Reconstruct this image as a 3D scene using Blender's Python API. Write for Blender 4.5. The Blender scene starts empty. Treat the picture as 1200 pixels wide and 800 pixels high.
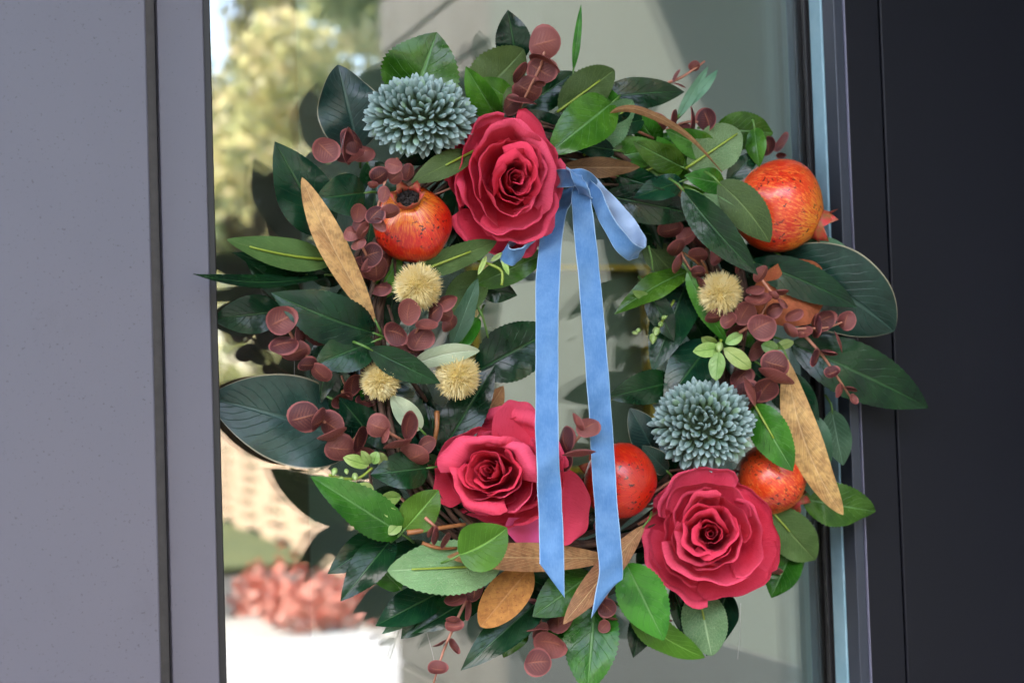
import bpy, bmesh, math, random
from mathutils import Vector, Matrix, Quaternion
random.seed(11)
RAD = math.radians
scene = bpy.context.scene
COL = scene.collection

# ------------------------------------------------------------------ camera
YAW, PITCH, ROLL, DIST = RAD(22), RAD(2.0), RAD(1.86), 1.2
LENS = 50.0
FPX = LENS / 36.0 * 1200.0
fw = Vector((math.sin(YAW) * math.cos(PITCH), math.cos(YAW) * math.cos(PITCH), math.sin(PITCH)))
r0 = fw.cross(Vector((0, 0, 1))).normalized()
u0 = r0.cross(fw).normalized()
CU = u0 * math.cos(ROLL) + r0 * math.sin(ROLL)
CR = fw.cross(CU).normalized()
CAMP = Vector((0, -0.05, 0)) - fw * DIST
cam_data = bpy.data.cameras.new('camera')
cam = bpy.data.objects.new('camera', cam_data)
COL.objects.link(cam)
m3 = Matrix((CR, CU, -fw)).transposed()
cam.matrix_world = Matrix.Translation(CAMP) @ m3.to_4x4()
cam_data.lens = LENS
cam_data.sensor_width = 36
cam_data.clip_start = 0.02
cam_data.clip_end = 400
cam_data.dof.use_dof = True
cam_data.dof.focus_distance = 1.17
cam_data.dof.aperture_fstop = 5.0
scene.camera = cam

# ------------------------------------------------------------------ light
SUN_EL, SUN_ROT = RAD(50), RAD(-142)         # sun high at the front left; the canopy keeps the door in shade
world = bpy.data.worlds.new('World')
scene.world = world
world.use_nodes = True
wn = world.node_tree.nodes
sky = wn.new('ShaderNodeTexSky')
sky.sky_type = 'NISHITA'
sky.sun_disc = False
sky.sun_elevation = SUN_EL
sky.sun_rotation = SUN_ROT
sky.dust_density = 1.6
world.node_tree.links.new(sky.outputs[0], wn['Background'].inputs[0])
wn['Background'].inputs[1].default_value = 0.15
sd = bpy.data.lights.new('sun', 'SUN')
sd.energy = 4.2
sd.angle = RAD(0.5)
sd.color = (1.0, 0.94, 0.85)
sun = bpy.data.objects.new('sun', sd)
COL.objects.link(sun)
sdir = Vector((math.sin(SUN_ROT) * math.cos(SUN_EL), math.cos(SUN_ROT) * math.cos(SUN_EL), math.sin(SUN_EL)))
sun.rotation_euler = sdir.to_track_quat('Z', 'Y').to_euler()
sun.location = sdir * 20

vs = scene.view_settings
vs.view_transform = 'Standard'
vs.look = 'None'
vs.gamma = 1
vs.use_curve_mapping = False
vs.exposure = 3.0
vs.use_white_balance = True
vs.white_balance_temperature = 6850
vs.white_balance_tint = 12
scene.render.engine = 'CYCLES'
scene.cycles.use_denoising = True
scene.cycles.max_bounces = 10
scene.cycles.transparent_max_bounces = 24
scene.cycles.caustics_reflective = False
scene.cycles.caustics_refractive = False

# ------------------------------------------------------------------ helpers
def P(px, py, d):
    """a point d metres in front of the glass (y = -d), seen in the photo at px, py"""
    v = fw + CR * ((px - 600) / FPX) + CU * (-(py - 400) / FPX)
    return CAMP + v * ((-d - CAMP.y) / v.y)

def mir(px, py, L):
    p = P(px, py, -L)
    return Vector((p.x, -L, p.z))

def S(p):
    return (p - CAMP).dot(fw) / FPX              # metres per photo pixel at p

def view(p):
    return (CAMP - p).normalized()

def tag(o, label=None, cat=None, group=None, kind=None):
    for k, v in (('label', label), ('category', cat), ('group', group), ('kind', kind)):
        if v:
            o[k] = v
    return o

def link(name, me, mat=None, parent=None, mw=None):
    o = bpy.data.objects.new(name, me)
    COL.objects.link(o)
    if mat is not None and me is not None and len(me.materials) == 0:
        me.materials.append(mat)
    if parent is not None:
        o.parent = parent
    if mw is not None:
        o.matrix_world = mw
    return o

def empty(name, loc=(0, 0, 0)):
    o = bpy.data.objects.new(name, None)
    o.empty_display_size = 0.05
    o.location = loc
    COL.objects.link(o)
    return o

class MB:
    """collects verts / faces / uvs and becomes one mesh"""
    def __init__(self):
        self.v, self.f, self.uv = [], [], []
    def grid(self, pts, uvs=None, closed=False):
        b = len(self.v)
        n, m = len(pts), len(pts[0])
        for r in range(n):
            for c in range(m):
                self.v.append(tuple(pts[r][c]))
                self.uv.append(uvs[r][c] if uvs else (c / max(1, m - 1), r / max(1, n - 1)))
        mm = m if closed else m - 1
        for r in range(n - 1):
            for c in range(mm):
                c2 = (c + 1) % m
                self.f.append((b + r * m + c, b + r * m + c2, b + (r + 1) * m + c2, b + (r + 1) * m + c))
    def tube(self, pts, rad, n=6, cap=True):
        rows = []
        pts = [Vector(p) for p in pts]
        ref = Vector((0.31, 0.2, 0.93))
        for i, p in enumerate(pts):
            t = (pts[min(i + 1, len(pts) - 1)] - pts[max(i - 1, 0)]).normalized()
            a = t.cross(ref)
            if a.length < 0.05:
                a = t.cross(Vector((1, 0, 0)))
            a.normalize()
            b = t.cross(a)
            r = rad[i] if hasattr(rad, '__len__') else rad
            rows.append([p + a * (r * math.cos(2 * math.pi * k / n)) + b * (r * math.sin(2 * math.pi * k / n)) for k in range(n)])
        b0 = len(self.v)
        self.grid(rows, closed=True)
        if cap:
            self.f.append(tuple(b0 + k for k in range(n))[::-1])
            e = b0 + (len(pts) - 1) * n
            self.f.append(tuple(e + k for k in range(n)))
    def box(self, a, b):
        x0, y0, z0 = a
        x1, y1, z1 = b
        i = len(self.v)
        self.v += [(x0, y0, z0), (x1, y0, z0), (x1, y1, z0), (x0, y1, z0), (x0, y0, z1), (x1, y0, z1), (x1, y1, z1), (x0, y1, z1)]
        self.uv += [(0, 0)] * 8
        for q in ((0, 3, 2, 1), (4, 5, 6, 7), (0, 1, 5, 4), (1, 2, 6, 5), (2, 3, 7, 6), (3, 0, 4, 7)):
            self.f.append(tuple(i + k for k in q))
    def mesh(self, name, mat=None, smooth=True):
        me = bpy.data.meshes.new(name)
        me.from_pydata(self.v, [], self.f)
        uvl = me.uv_layers.new(name='UVMap')
        for lp in me.loops:
            uvl.data[lp.index].uv = self.uv[lp.vertex_index]
        if smooth:
            me.polygons.foreach_set('use_smooth', [True] * len(me.polygons))
        if mat:
            me.materials.append(mat)
        me.update()
        return me

def bevel_box(name, a, b, mat, parent=None, w=0.002, seg=2):
    m = MB()
    m.box(a, b)
    me = m.mesh(name, None, False)
    bm = bmesh.new()
    bm.from_mesh(me)
    bmesh.ops.recalc_face_normals(bm, faces=bm.faces)
    if w:
        bmesh.ops.bevel(bm, geom=list(bm.edges), offset=w, segments=seg, affect='EDGES', profile=0.5)
    bm.to_mesh(me)
    bm.free()
    return link(name, me, mat, parent)

def rnd(a, b):
    return random.uniform(a, b)

def bez(p0, p1, p2, t):
    return p0 * ((1 - t) ** 2) + p1 * (2 * t * (1 - t)) + p2 * (t * t)

def catmull(pts, n):
    out = []
    q = [pts[0]] + list(pts) + [pts[-1]]
    for i in range(1, len(q) - 2):
        for k in range(n):
            t = k / n
            a, b, c, d = q[i - 1], q[i], q[i + 1], q[i + 2]
            out.append(0.5 * (2 * b + (c - a) * t + (2 * a - 5 * b + 4 * c - d) * t * t + (3 * b - a - 3 * c + d) * t ** 3))
    out.append(q[-2])
    return out

# ------------------------------------------------------------------ materials
class NT:
    def __init__(self, name):
        self.m = bpy.data.materials.new(name)
        self.m.use_nodes = True
        self.n = self.m.node_tree.nodes
        self.l = self.m.node_tree.links
        self.b = self.n['Principled BSDF']
        self.out = self.n['Material Output']
    def node(self, t, **kw):
        x = self.n.new(t)
        for k, v in kw.items():
            setattr(x, k, v)
        return x
    def put(self, sock, v):
        if isinstance(v, bpy.types.NodeSocket):
            self.l.new(v, sock)
        elif isinstance(v, (tuple, list)) and len(v) == 3 and sock.type == 'RGBA':
            sock.default_value = (*v, 1)
        else:
            sock.default_value = v
    def math(self, op, a, b=None, c=None, clamp=False):
        x = self.node('ShaderNodeMath', operation=op, use_clamp=clamp)
        self.put(x.inputs[0], a)
        if b is not None:
            self.put(x.inputs[1], b)
        if c is not None:
            self.put(x.inputs[2], c)
        return x.outputs[0]
    def mix(self, f, a, b, blend='MIX'):
        x = self.node('ShaderNodeMix', data_type='RGBA', blend_type=blend)
        self.put(x.inputs[0], f)
        self.put(x.inputs[6], a)
        self.put(x.inputs[7], b)
        return x.outputs[2]
    def ramp(self, f, lo, hi, a=0.0, b=1.0):
        x = self.node('ShaderNodeMapRange', interpolation_type='SMOOTHSTEP')
        self.put(x.inputs[0], f)
        x.inputs[1].default_value = lo
        x.inputs[2].default_value = hi
        x.inputs[3].default_value = a
        x.inputs[4].default_value = b
        return x.outputs[0]
    def coord(self, which='Object', scale=None):
        o = self.node('ShaderNodeTexCoord').outputs[which]
        if scale:
            mp = self.node('ShaderNodeMapping')
            self.l.new(o, mp.inputs[0])
            mp.inputs[3].default_value = scale
            o = mp.outputs[0]
        return o
    def noise(self, vec, scale, detail=3, rough=0.5):
        x = self.node('ShaderNodeTexNoise')
        self.l.new(vec, x.inputs['Vector'])
        x.inputs['Scale'].default_value = scale
        x.inputs['Detail'].default_value = detail
        x.inputs['Roughness'].default_value = rough
        return x.outputs['Fac']
    def voro(self, vec, scale, feature='F1'):
        x = self.node('ShaderNodeTexVoronoi', feature=feature)
        self.l.new(vec, x.inputs['Vector'])
        x.inputs['Scale'].default_value = scale
        return x.outputs['Distance']
    def bump(self, h, strength, dist):
        x = self.node('ShaderNodeBump')
        self.put(x.inputs['Height'], h)
        x.inputs['Strength'].default_value = strength
        x.inputs['Distance'].default_value = dist
        self.l.new(x.outputs[0], self.b.inputs['Normal'])
    def rand(self):
        return self.node('ShaderNodeObjectInfo').outputs['Random']
    def set(self, **kw):
        for k, v in kw.items():
            self.put(self.b.inputs[k.replace('_', ' ')], v)

def leaf_mat(name, c0, c1, vein, rough=0.35, under=None, nv=9, net=0.0, edge=None, mottle=0.0, speck=None, coat=0.0, veinw=0.1, transl=0.08, spec=0.30):
    t = NT(name)
    uv = t.node('ShaderNodeTexCoord').outputs['UV']
    sx = t.node('ShaderNodeSeparateXYZ')
    t.l.new(uv, sx.inputs[0])
    oc = t.coord('Object')
    nz = t.noise(oc, 45, 3)
    nz2 = t.noise(oc, 220, 2)
    x = t.math('MULTIPLY', t.math('ABSOLUTE', t.math('SUBTRACT', sx.outputs[0], 0.5)), 2.0)
    mid = t.ramp(x, 0.02, 0.075, 1.0, 0.0)
    ph = t.math('SUBTRACT', t.math('MULTIPLY', sx.outputs[1], float(nv)), t.math('MULTIPLY', x, nv * 0.30))
    ph = t.math('ADD', ph, t.math('MULTIPLY', nz, 0.9))
    # the two halves of the leaf are out of step
    ph = t.math('ADD', ph, t.math('MULTIPLY', t.math('GREATER_THAN', sx.outputs[0], 0.5), 0.45))
    tri = t.math('MULTIPLY', t.math('ABSOLUTE', t.math('SUBTRACT', t.math('FRACT', ph), 0.5)), 2.0)
    side = t.math('MULTIPLY', t.ramp(tri, 0.0, veinw, 1.0, 0.0), t.ramp(x, 0.55, 0.98, 0.75, 0.0))
    veins = t.math('MAXIMUM', mid, side)
    if net:
        ve = t.voro(uv, 16, 'DISTANCE_TO_EDGE')
        veins = t.math('MAXIMUM', veins, t.math('MULTIPLY', t.ramp(ve, 0.0, 0.07, 1.0, 0.0), net))
    rn = t.rand()
    col = t.mix(t.ramp(nz, 0.3, 0.7), c0, c1)
    hsv = t.node('ShaderNodeHueSaturation')
    t.put(hsv.inputs['Color'], col)
    t.put(hsv.inputs['Hue'], t.math('ADD', 0.475, t.math('MULTIPLY', rn, 0.04)))
    t.put(hsv.inputs['Value'], t.math('ADD', 0.7, t.math('MULTIPLY', t.math('FRACT', t.math('MULTIPLY', rn, 7.3)), 0.75)))
    hsv.inputs['Saturation'].default_value = 1.0
    col = hsv.outputs[0]
    if mottle:
        col = t.mix(t.math('MULTIPLY', t.ramp(nz2, 0.4, 0.65), mottle), col, tuple(k * 0.45 for k in c0))
    col = t.mix(t.math('MULTIPLY', veins, 0.6), col, vein)
    if speck:
        col = t.mix(t.ramp(t.noise(oc, 500, 2), 0.62, 0.72), col, speck)
    if edge:
        col = t.mix(t.ramp(x, 0.955, 0.985), col, edge)
    if under:
        bf = t.node('ShaderNodeNewGeometry').outputs['Backfacing']
        col = t.mix(bf, col, under)
    dust = t.noise(oc, 700, 2, 0.6)
    col = t.mix(t.math('MULTIPLY', t.ramp(dust, 0.62, 0.78), 0.35), col, tuple(min(1, k * 2.5 + 0.03) for k in c1))
    h = t.math('ADD', t.math('MULTIPLY', veins, -0.4), t.math('MULTIPLY', nz, 1.1))
    h = t.math('ADD', h, t.math('MULTIPLY', nz2, 0.12))
    t.bump(h, 0.6, 0.0022)
    t.set(Base_Color=col, Roughness=t.math('ADD', rough - 0.10, t.math('MULTIPLY', nz, 0.26)))
    t.b.inputs['Coat Weight'].default_value = coat
    t.b.inputs['Specular IOR Level'].default_value = spec
    t.b.inputs['Coat Roughness'].default_value = 0.25
    if transl:
        tr = t.node('ShaderNodeBsdfTranslucent')
        t.put(tr.inputs[0], col)
        mx = t.node('ShaderNodeMixShader')
        mx.inputs[0].default_value = transl
        t.l.new(t.b.outputs[0], mx.inputs[1])
        t.l.new(tr.outputs[0], mx.inputs[2])
        t.l.new(mx.outputs[0], t.out.inputs[0])
    return t.m

LM = {
    'G': leaf_mat('dark_green_leaf', (0.0018, 0.018, 0.0085), (0.004, 0.034, 0.0105), (0.03, 0.10, 0.03), 0.20, under=(0.06, 0.12, 0.045), coat=0.06, veinw=0.08),
    'L': leaf_mat('green_leaf', (0.015, 0.085, 0.006), (0.045, 0.165, 0.014), (0.13, 0.28, 0.09), 0.23, under=(0.10, 0.19, 0.06), coat=0.06),
    'V': leaf_mat('vivid_green_leaf', (0.030, 0.125, 0.005), (0.05, 0.18, 0.010), (0.17, 0.36, 0.06), 0.42, under=(0.10, 0.2, 0.05)),
    'U': leaf_mat('leaf_underside', (0.10, 0.22, 0.085), (0.15, 0.28, 0.12), (0.30, 0.42, 0.22), 0.6, net=0.55),
    'O': leaf_mat('olive_leaf_underside', (0.04, 0.085, 0.018), (0.06, 0.115, 0.028), (0.13, 0.2, 0.06), 0.5, net=0.3),
    'M': leaf_mat('blue_green_leaf', (0.005, 0.026, 0.020), (0.011, 0.043, 0.033), (0.045, 0.10, 0.075), 0.32, under=(0.28, 0.11, 0.035), edge=(0.30, 0.28, 0.19), nv=12, veinw=0.12, coat=0.05, spec=0.4, mottle=0.2),
    'B': leaf_mat('rust_brown_leaf', (0.32, 0.115, 0.03), (0.42, 0.17, 0.05), (0.46, 0.22, 0.08), 0.85, nv=12, mottle=0.4, speck=(0.22, 0.07, 0.02)),
    'T': leaf_mat('tan_leaf', (0.30, 0.145, 0.055), (0.44, 0.255, 0.10), (0.60, 0.40, 0.19), 0.6, nv=15, mottle=0.45, veinw=0.3),
    'R': leaf_mat('brown_leaf', (0.15, 0.07, 0.03), (0.24, 0.12, 0.05), (0.36, 0.22, 0.11), 0.6, nv=14, mottle=0.4),
    'P': leaf_mat('pale_sage_leaf', (0.30, 0.38, 0.24), (0.40, 0.46, 0.30), (0.5, 0.55, 0.4), 0.7),
    'S': leaf_mat('grey_green_leaf', (0.05, 0.125, 0.075), (0.08, 0.17, 0.105), (0.14, 0.25, 0.16), 0.45),
    'Y': leaf_mat('lime_leaf', (0.16, 0.30, 0.06), (0.3, 0.42, 0.14), (0.06, 0.2, 0.02), 0.3, nv=5),
}

def simple(name, c, rough=0.5, spec=0.5, noise=0.0, nscale=60, bump=0.0, metal=0.0, c2=None, bscale=None, bdist=0.001):
    t = NT(name)
    oc = t.coord('Object')
    if noise or c2:
        f = t.noise(oc, nscale, 4, 0.6)
        col = t.mix(t.ramp(f, 0.3, 0.7), c, c2 if c2 else tuple(min(1, k * (1 + noise)) for k in c))
        t.set(Base_Color=col)
    else:
        t.set(Base_Color=c)
    t.set(Roughness=rough, Metallic=metal)
    t.b.inputs['Specular IOR Level'].default_value = spec
    if bump:
        t.bump(t.noise(oc, bscale or nscale * 4, 3), bump, bdist)
    return t.m

STEM_Y = simple('yellow_green_stem', (0.22, 0.30, 0.03), 0.45)
STEM_G = simple('green_stem', (0.08, 0.18, 0.03), 0.45)
STEM_R = simple('reddish_stem', (0.30, 0.12, 0.07), 0.5, noise=0.4)
TWIG = simple('dark_twig', (0.035, 0.018, 0.010), 0.8, c2=(0.10, 0.05, 0.028), nscale=90, bump=0.6)
TWIG2 = simple('orange_brown_twig', (0.20, 0.075, 0.02), 0.5, noise=0.5, nscale=90, bump=0.3)

def petal_mat(name, cin, cout):
    t = NT(name)
    uv = t.node('ShaderNodeTexCoord').outputs['UV']
    sx = t.node('ShaderNodeSeparateXYZ')
    t.l.new(uv, sx.inputs[0])
    oc = t.coord('Object')
    nz = t.noise(oc, 40, 4)
    fine = t.noise(oc, 900, 2)
    g = t.math('ADD', sx.outputs[1], t.math('MULTIPLY', t.math('SUBTRACT', nz, 0.5), 0.35))
    col = t.mix(t.ramp(g, 0.15, 0.95), cin, cout)
    vs_ = t.noise(t.coord('UV', (34, 3, 1)), 2.5, 4, 0.65)
    col = t.mix(t.math('MULTIPLY', t.ramp(vs_, 0.48, 0.72), 0.4), col, (0.42, 0.008, 0.03))
    col = t.mix(t.math('MULTIPLY', t.ramp(t.noise(oc, 130, 3), 0.5, 0.75), 0.3), col, (0.72, 0.08, 0.14))
    col = t.mix(t.math('MULTIPLY', t.rand(), 0.45), col, (0.60, 0.014, 0.030))
    t.set(Base_Color=col, Roughness=0.75, Sheen_Weight=0.04, Sheen_Roughness=0.5)
    t.b.inputs['Sheen Tint'].default_value = (1, 0.6, 0.65, 1)
    t.b.inputs['Specular IOR Level'].default_value = 0.25
    st = t.noise(t.coord('UV', (26, 2, 1)), 3, 3)
    t.bump(t.math('ADD', t.math('MULTIPLY', fine, 0.25), t.math('ADD', t.math('MULTIPLY', nz, 0.9), t.math('MULTIPLY', vs_, 0.8))), 0.55, 0.0016)
    tr = t.node('ShaderNodeBsdfTranslucent')
    t.put(tr.inputs[0], (0.75, 0.03, 0.05))
    mx = t.node('ShaderNodeMixShader')
    mx.inputs[0].default_value = 0.16
    t.l.new(t.b.outputs[0], mx.inputs[1])
    t.l.new(tr.outputs[0], mx.inputs[2])
    t.l.new(mx.outputs[0], t.out.inputs[0])
    return t.m
PETAL = petal_mat('pink_red_petal_fabric', (0.46, 0.007, 0.028), (0.70, 0.045, 0.100))
PETAL_OUT = petal_mat('faded_outer_petal_fabric', (0.56, 0.016, 0.046), (0.77, 0.085, 0.160))
PETAL_PINK = simple('magenta_petal_fabric', (0.66, 0.10, 0.27), 0.75, 0.25, c2=(0.62, 0.07, 0.16), nscale=40)

def pom_mat(ca, cb, cs, amt):
    t = NT('pomegranate_skin')
    oc = t.coord('Object')
    sx = t.node('ShaderNodeSeparateXYZ')
    t.l.new(oc, sx.inputs[0])
    ang = t.math('ARCTAN2', sx.outputs[1], sx.outputs[0])
    cmb = t.node('ShaderNodeCombineXYZ')
    # streaks run down from the crown
    t.put(cmb.inputs[0], t.math('MULTIPLY', t.math('COSINE', ang), 3.2))
    t.put(cmb.inputs[1], t.math('MULTIPLY', t.math('SINE', ang), 3.2))
    t.put(cmb.inputs[2], t.math('MULTIPLY', sx.outputs[2], 18.0))
    st = t.noise(cmb.outputs[0], 9, 4, 0.7)
    big = t.noise(oc, 22, 3)
    rim = t.ramp(sx.outputs[2], 0.012, 0.034)
    col = t.mix(t.ramp(big, 0.35, 0.68), ca, cb)
    col = t.mix(t.math('MULTIPLY', t.ramp(st, 0.48, 0.64), amt), col, cs)
    col = t.mix(t.math('MULTIPLY', rim, t.ramp(st, 0.35, 0.6)), col, (0.80, 0.33, 0.03))
    cmb2 = t.node('ShaderNodeVectorMath', operation='MULTIPLY')
    t.l.new(cmb.outputs[0], cmb2.inputs[0])
    cmb2.inputs[1].default_value = (3.2, 3.2, 2.2)
    fs = t.noise(cmb2.outputs[0], 9, 3, 0.6)
    col = t.mix(t.math('MULTIPLY', t.ramp(fs, 0.54, 0.68), 0.4), col, (0.48, 0.006, 0.004))
    sp = t.noise(oc, 310, 2, 0.6)
    sp2 = t.noise(oc, 60, 2)
    col = t.mix(t.math('MULTIPLY', t.ramp(sp, 0.57, 0.64), t.ramp(sp2, 0.40, 0.60)), col, (0.05, 0.006, 0.004))
    t.set(Base_Color=col, Roughness=t.math('ADD', 0.24, t.math('MULTIPLY', big, 0.18)))
    t.b.inputs['Coat Weight'].default_value = 0.4
    t.b.inputs['Coat Roughness'].default_value = 0.16
    t.bump(t.math('ADD', t.math('MULTIPLY', big, 0.8), t.math('ADD', t.math('MULTIPLY', st, 0.25), t.math('MULTIPLY', sp, 0.2))), 0.5, 0.0018)
    return t.m
POM = pom_mat((0.42, 0.003, 0.002), (0.56, 0.012, 0.003), (0.78, 0.13, 0.010), 0.4)
POM2 = pom_mat((0.54, 0.012, 0.004), (0.68, 0.050, 0.008), (0.84, 0.24, 0.045), 0.8)
CROWN = simple('pomegranate_crown', (0.45, 0.03, 0.03), 0.55, c2=(0.22, 0.09, 0.02), nscale=160, bump=0.4)
HOLE = simple('dried_stamens', (0.012, 0.008, 0.006), 0.9, noise=0.8, nscale=300)

def floret_mat():
    t = NT('blue_grey_floret')
    uv = t.node('ShaderNodeTexCoord').outputs['UV']
    sx = t.node('ShaderNodeSeparateXYZ')
    t.l.new(uv, sx.inputs[0])
    rn = t.rand()
    tip = t.mix(t.ramp(rn, 0.0, 1.0), (0.125, 0.215, 0.185), (0.195, 0.29, 0.27))
    tip = t.mix(t.ramp(rn, 0.86, 0.96), tip, (0.22, 0.36, 0.22))
    col = t.mix(t.ramp(sx.outputs[1], 0.05, 0.7), (0.09, 0.16, 0.06), tip)
    col = t.mix(t.ramp(sx.outputs[1], 0.7, 1.0), col, (0.27, 0.37, 0.355))
    t.set(Base_Color=col, Roughness=0.6)
    return t.m
FLORET = floret_mat()
FCORE = simple('thistle_core', (0.03, 0.06, 0.025), 0.8)
BRIS = simple('yellow_bristle', (0.84, 0.66, 0.25), 0.8, c2=(0.90, 0.80, 0.46), nscale=120)
BCORE = simple('pompom_core', (0.55, 0.42, 0.14), 0.9)
BUD = simple('green_bud', (0.18, 0.30, 0.06), 0.4, c2=(0.32, 0.42, 0.16), nscale=200)

def disc_mat():
    t = NT('burgundy_disc_leaf')
    uv = t.node('ShaderNodeTexCoord').outputs['UV']
    sx = t.node('ShaderNodeSeparateXYZ')
    t.l.new(uv, sx.inputs[0])
    oc = t.coord('Object')
    rn = t.rand()
    nz = t.noise(oc, 60, 3)
    dx = t.math('SUBTRACT', sx.outputs[0], 0.5)
    dy = t.math('SUBTRACT', sx.outputs[1], 0.5)
    r = t.math('MULTIPLY', t.math('SQRT', t.math('ADD', t.math('MULTIPLY', dx, dx), t.math('MULTIPLY', dy, dy))), 2.0)
    mid = t.ramp(t.math('ABSOLUTE', dy), 0.012, 0.04, 1.0, 0.0)
    ph = t.math('ADD', t.math('SUBTRACT', t.math('MULTIPLY', dx, 9.0), t.math('MULTIPLY', t.math('ABSOLUTE', dy), 6.0)), t.math('MULTIPLY', nz, 1.2))
    tri = t.math('MULTIPLY', t.math('ABSOLUTE', t.math('SUBTRACT', t.math('FRACT', ph), 0.5)), 2.0)
    veins = t.math('MULTIPLY', t.math('MAXIMUM', mid, t.math('MULTIPLY', t.ramp(tri, 0.0, 0.9, 1.0, 0.0), 0.40)), t.ramp(r, 0.35, 0.9, 1.0, 0.0))
    col = t.mix(rn, (0.040, 0.006, 0.010), (0.165, 0.040, 0.036))
    col = t.mix(t.math('MULTIPLY', veins, t.ramp(nz, 0.35, 0.65)), col, (0.36, 0.13, 0.065))
    col = t.mix(t.math('MULTIPLY', t.ramp(t.noise(oc, 170, 4, 0.65), 0.45, 0.7), t.math('MULTIPLY', rn, 0.75)), col, (0.33, 0.13, 0.095))
    col = t.mix(t.ramp(r, 0.86, 0.97), col, (0.25, 0.075, 0.065))
    t.set(Base_Color=col, Roughness=0.36)
    t.b.inputs['Specular IOR Level'].default_value = 0.3
    t.b.inputs['Coat Weight'].default_value = 0.03
    t.b.inputs['Coat Roughness'].default_value = 0.35
    t.bump(t.math('ADD', t.math('MULTIPLY', veins, -0.7), nz), 0.4, 0.0015)
    return t.m
DISC = disc_mat()

def ribbon_mat():
    t = NT('blue_velvet')
    uv = t.node('ShaderNodeTexCoord').outputs['UV']
    sx = t.node('ShaderNodeSeparateXYZ')
    t.l.new(uv, sx.inputs[0])
    oc = t.coord('Object')
    x = t.math('MULTIPLY', t.math('ABSOLUTE', t.math('SUBTRACT', sx.outputs[0], 0.5)), 2.0)
    nap = t.noise(oc, 38, 4, 0.65)
    fine = t.noise(t.coord('Object', (1, 1, 0.25)), 900, 2)
    col = t.mix(t.ramp(nap, 0.3, 0.72), (0.058, 0.155, 0.315), (0.105, 0.225, 0.40))
    col = t.mix(t.math('MULTIPLY', t.ramp(fine, 0.4, 0.7), 0.10), col, (0.20, 0.36, 0.60))
    col = t.mix(t.ramp(x, 0.92, 0.98), col, (0.27, 0.42, 0.58))
    t.set(Base_Color=col, Roughness=0.8, Sheen_Weight=0.6, Sheen_Roughness=0.35)
    t.b.inputs['Sheen Tint'].default_value = (0.6, 0.75, 1, 1)
    t.b.inputs['Specular IOR Level'].default_value = 0.15
    t.bump(t.math('ADD', t.math('MULTIPLY', nap, 0.6), t.math('MULTIPLY', fine, 0.5)), 0.35, 0.001)
    return t.m
VELVET = ribbon_mat()
SATIN = simple('blue_ribbon_back', (0.30, 0.45, 0.68), 0.4, c2=(0.36, 0.51, 0.72), nscale=40)

def panel_mat(name, c, c2, dirt, rough, dirtamt=0.5, spec=0.5):
    t = NT(name)
    oc = t.coord('Object')
    a = t.noise(oc, 1.7, 4, 0.6)
    b = t.noise(t.coord('Object', (1, 1, 0.45)), 26, 5, 0.72)
    cc = t.noise(oc, 9, 3)
    g = t.noise(oc, 1400, 1)
    col = t.mix(t.ramp(a, 0.3, 0.7), c, c2)
    msk = t.math('MULTIPLY', t.ramp(b, 0.54, 0.76), t.math('MULTIPLY', t.ramp(cc, 0.45, 0.7), dirtamt * 0.5))
    col = t.mix(msk, col, dirt)
    sp = t.noise(oc, 420, 3, 0.6)
    col = t.mix(t.math('MULTIPLY', t.ramp(sp, 0.62, 0.74), dirtamt), col, tuple(k * 0.5 for k in dirt))
    t.set(Base_Color=col, Roughness=t.math('ADD', rough, t.math('MULTIPLY', b, 0.1)))
    t.b.inputs['Specular IOR Level'].default_value = spec
    t.bump(t.math('ADD', g, t.math('MULTIPLY', b, 0.3)), 0.12, 0.0006)
    return t.m
PANEL_L = panel_mat('sky_lit_powder_coat', (0.082, 0.084, 0.108), (0.096, 0.092, 0.113), (0.05, 0.047, 0.05), 0.45, 0.7)  # sky sheen on the left metal is put into the base colour
PANEL_R = panel_mat('shaded_powder_coat', (0.004, 0.0045, 0.008), (0.0055, 0.006, 0.010), (0.03, 0.03, 0.035), 0.42, 0.25, 0.22)  # shade on the right metal is put into the base colour
GROOVE = simple('brown_grey_reveal', (0.075, 0.066, 0.058), 0.6, noise=0.3, nscale=80)
BLACK = simple('black_rubber', (0.006, 0.006, 0.007), 0.5)
LIT_RETURN = simple('lit_return_blue', (0.19, 0.34, 0.40), 0.35, c2=(0.25, 0.41, 0.47), nscale=30)  # light falling on the frame return, put into the colour
NAVY = simple('navy_frame_return', (0.022, 0.028, 0.042), 0.4)
EDGE = simple('highlight_frame_edge', (0.16, 0.16, 0.22), 0.35)  # highlight along the frame edge, put into the colour

def glass_mat(fac):
    t = NT('window_glass')
    tr = t.node('ShaderNodeBsdfTransparent')
    tr.inputs[0].default_value = (0.97, 0.985, 0.97, 1)
    gl = t.node('ShaderNodeBsdfGlossy')
    gl.inputs['Roughness'].default_value = 0.0
    fr = t.node('ShaderNodeFresnel')
    fr.inputs[0].default_value = 1.5
    f = t.math('ADD', t.math('MULTIPLY', fr.outputs[0], 0.8), fac, clamp=True)
    mx = t.node('ShaderNodeMixShader')
    t.put(mx.inputs[0], f)
    t.l.new(tr.outputs[0], mx.inputs[1])
    t.l.new(gl.outputs[0], mx.inputs[2])
    t.l.new(mx.outputs[0], t.out.inputs[0])
    t.n.remove(t.b)
    return t.m
GLASS = glass_mat(0.085)

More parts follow.
